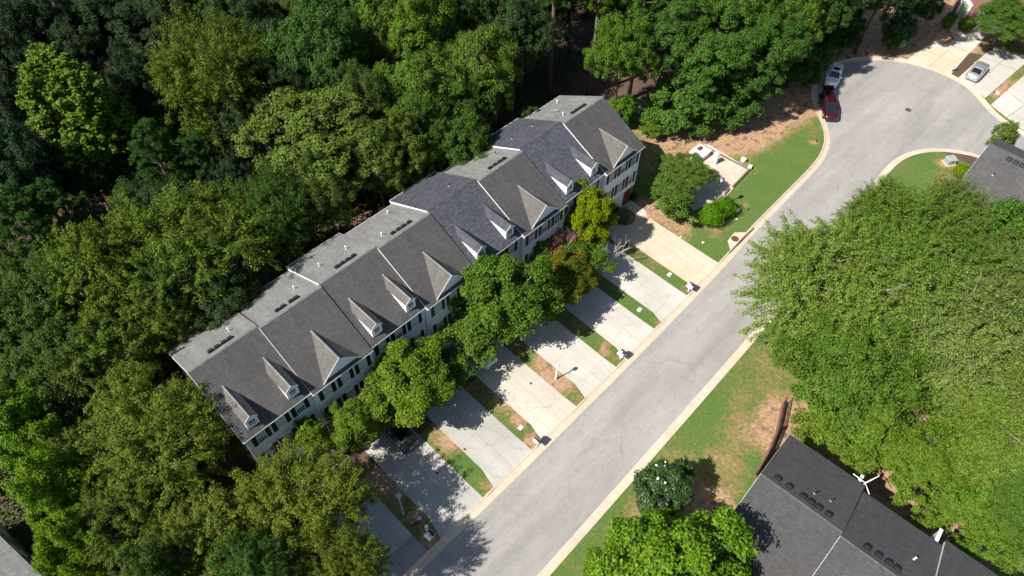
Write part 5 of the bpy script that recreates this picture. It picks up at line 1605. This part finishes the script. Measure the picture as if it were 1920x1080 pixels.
LABS = {'b': 'blue green tree of the deep woods at the upper left', 'd': 'dark shaded tree of the deep woods behind the row', 'm': 'mid green tree filling the woods between the named crowns'}
def lab_(u, v, kd):
    tone = {'b': 'blue green', 'd': 'dark shaded', 'm': 'mid green'}[kd]
    if v > 850: where = 'among the olive trees at the bottom left'
    elif v > 450: where = 'at the left frame edge beyond the end townhouse'
    elif u < 240 and v < 140: where = 'at the top left behind the feathery poplar'
    elif u < 240: where = 'at the left frame edge below the feathery poplar'
    elif v > 180: where = 'in the gap between the olive orange tree and the roofs'
    elif u < 560: where = 'at the top around the olive orange tree'
    elif u < 960: where = 'at the top behind the slate blue roofs'
    elif u < 1250: where = 'at the top around the tall pine trunks'
    else: where = 'at the top above the turning circle'
    return tone + ' woodland tree ' + where
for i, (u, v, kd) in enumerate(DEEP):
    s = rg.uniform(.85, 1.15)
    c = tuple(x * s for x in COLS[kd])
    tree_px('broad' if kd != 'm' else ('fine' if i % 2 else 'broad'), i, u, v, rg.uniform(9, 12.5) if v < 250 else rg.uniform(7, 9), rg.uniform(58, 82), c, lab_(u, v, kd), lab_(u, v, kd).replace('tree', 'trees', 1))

# bare grey branches: a dying tree by the second driveway and a crape myrtle at the wall
def bare_tree(p, h, n, spread, label, name, seed, mat='bark_pale', lean=(0, 0), tips=None, top=True):
    rr = random.Random(seed)
    t = empty(name, (p.x, p.y, 0), 0, label, 'tree')
    mb = MB(); tipsl = []
    def grow(a, d, L, r_, lev):
        b = a + d * L
        mid_ = a.lerp(b, .5) + Vector((rr.uniform(-1, 1), rr.uniform(-1, 1), rr.uniform(-.3, .5))) * L * .07
        mb.tube([tuple(a), tuple(mid_), tuple(b)], [r_, r_ * .8, r_ * .6], 5, cap=False)
        if lev == 0: tipsl.append(b); return
        for _ in range(rr.choice((2, 3, 3))):
            nd = (d + Vector((rr.uniform(-1, 1), rr.uniform(-1, 1), rr.uniform(-.35, .6))) * .55).normalized()
            grow(a.lerp(b, rr.uniform(.7, 1)), nd, L * rr.uniform(.55, .8), r_ * .55, lev - 1)
    for i in range(n):
        a = 2 * math.pi * i / n + rr.uniform(-.3, .3)
        d = Vector((math.cos(a) * spread + lean[0], math.sin(a) * spread + lean[1], 1)).normalized()
        grow(Vector((.1 * math.cos(a), .1 * math.sin(a), 0)), d, h * rr.uniform(.4, .55), .07, 3)
    mb.build('branches', M[mat], t)
    if tips:
        g = np.random.default_rng(seed)
        C = np.repeat(np.array([tuple(q) for q in tipsl]), 9, 0); C = C + g.normal(0, .16, C.shape)
        f = link('foliage', leaf_mesh('foliage', C, g.normal(0, 1, C.shape) + np.array([0, 0, .6]), .16, .11, g, M['leaf']), t)
        f.color = c4(tips)
    return t
bare_tree(at(1128, 505), 4.4, 5, .45, 'leafless pale branched tree beside the second driveway from the turning circle', 'bare_tree', 4, lean=(.35, .1))
bare_tree(at(1040, 505), 4.6, 6, .28, 'crape myrtle with pale bare stems and pink tips at the gabled house wall', 'crape_myrtle', 9, tips=(.20, .075, .045))
bare_tree(at(890, 655), 3.6, 4, .4, 'thin grey branched sapling under the large round maple', 'bare_tree', 14)

# magnolia blossoms stay on their tree: white cups as one part
def blossoms(tree_label, n, seed):
    tr = next(o for o in col.objects if o.get('label') == tree_label)
    rr = random.Random(seed)
    for i in range(n):
        mb = MB()
        a = rr.uniform(0, 6.28); el = rr.uniform(.5, 1.35)
        c = Vector((2.35 * math.cos(a) * math.cos(el), 2.35 * math.sin(a) * math.cos(el), 3.6 + 2.5 * math.sin(el)))
        for q in range(6):
            b = q * 1.047
            o = Vector((math.cos(b), math.sin(b), .5)) * .10
            s_ = Vector((-math.sin(b), math.cos(b), 0)) * .045
            mb.add([tuple(c), tuple(c + o * .7 + s_), tuple(c + o * 1.2), tuple(c + o * .7 - s_)], [(0, 1, 2, 3)])
        mb.build('blossom', M['white_blossom'], tr)
blossoms('dark glossy magnolia with white blossoms on the lawn by the road', 7, 2)
blossoms('white flowered magnolia by the far utility box', 8, 6)

# forest floor: scattered low leaves, sticks and ferns
g = np.random.default_rng(44)
def floor_cover(name, n, box, hide, colr, L, zc=.25):
    x = g.uniform(box[0], box[1], n); y = g.uniform(box[2], box[3], n)
    cx = np.floor(x / 2.2); cy = np.floor(y / 2.2)
    keep = ((np.sin(cx * 12.9 + cy * 78.2) * 43758.5) % 1.0) > .45
    x, y = x[keep], y[keep]
    for (a, b, c_, d_) in hide:
        k = ~((x > a) & (x < b) & (y > c_) & (y < d_)); x, y = x[k], y[k]
    z = g.uniform(.03, zc * 2, len(x))
    C = np.stack([x, y, z], 1)
    o = link(name, leaf_mesh(name, C, g.normal(0, .5, C.shape) + np.array([0, 0, 1.0]), L, L * .55, g, M['leaf']))
    o.color = c4(colr)
    return tag(o, kind='stuff')
floor_cover('ground_cover', 60000, (-45, 130, 9, 80), [], (.04, .075, .018), .32)
def understory(n, box, hmax, colr, L, seed):
    g2 = np.random.default_rng(seed)
    x = g2.uniform(box[0], box[1], n); y = g2.uniform(box[2], box[3], n)
    f = np.sin(x * .55 + 1.3 * np.sin(y * .31)) + np.sin(y * .62 + 1.1 * np.sin(x * .27 + 2)) + .6 * np.sin(x * 1.7 + y * 1.3)
    hh = np.clip(.45 + .28 * f, .04, 1.1) * hmax
    z = hh * (1 - g2.uniform(0, 1, n) ** 2.2 * .8) + .03
    C = np.stack([x, y, z], 1)
    nr = g2.normal(0, .55, C.shape) + np.array([0, 0, .9])
    o = link('understory', leaf_mesh('understory', C, nr, L, L * .6, g2, M['leaf']))
    o.color = c4(colr)
    tag(o, kind='stuff')
understory(110000, (-50, 62, 12.5, 62), 3.2, (.024, .050, .014), .36, 3)
understory(45000, (62, 140, 14, 60), 2.8, (.024, .050, .014), .36, 4)
understory(45000, (-50, -3, -26, 12.5), 2.4, (.030, .060, .016), .34, 5)
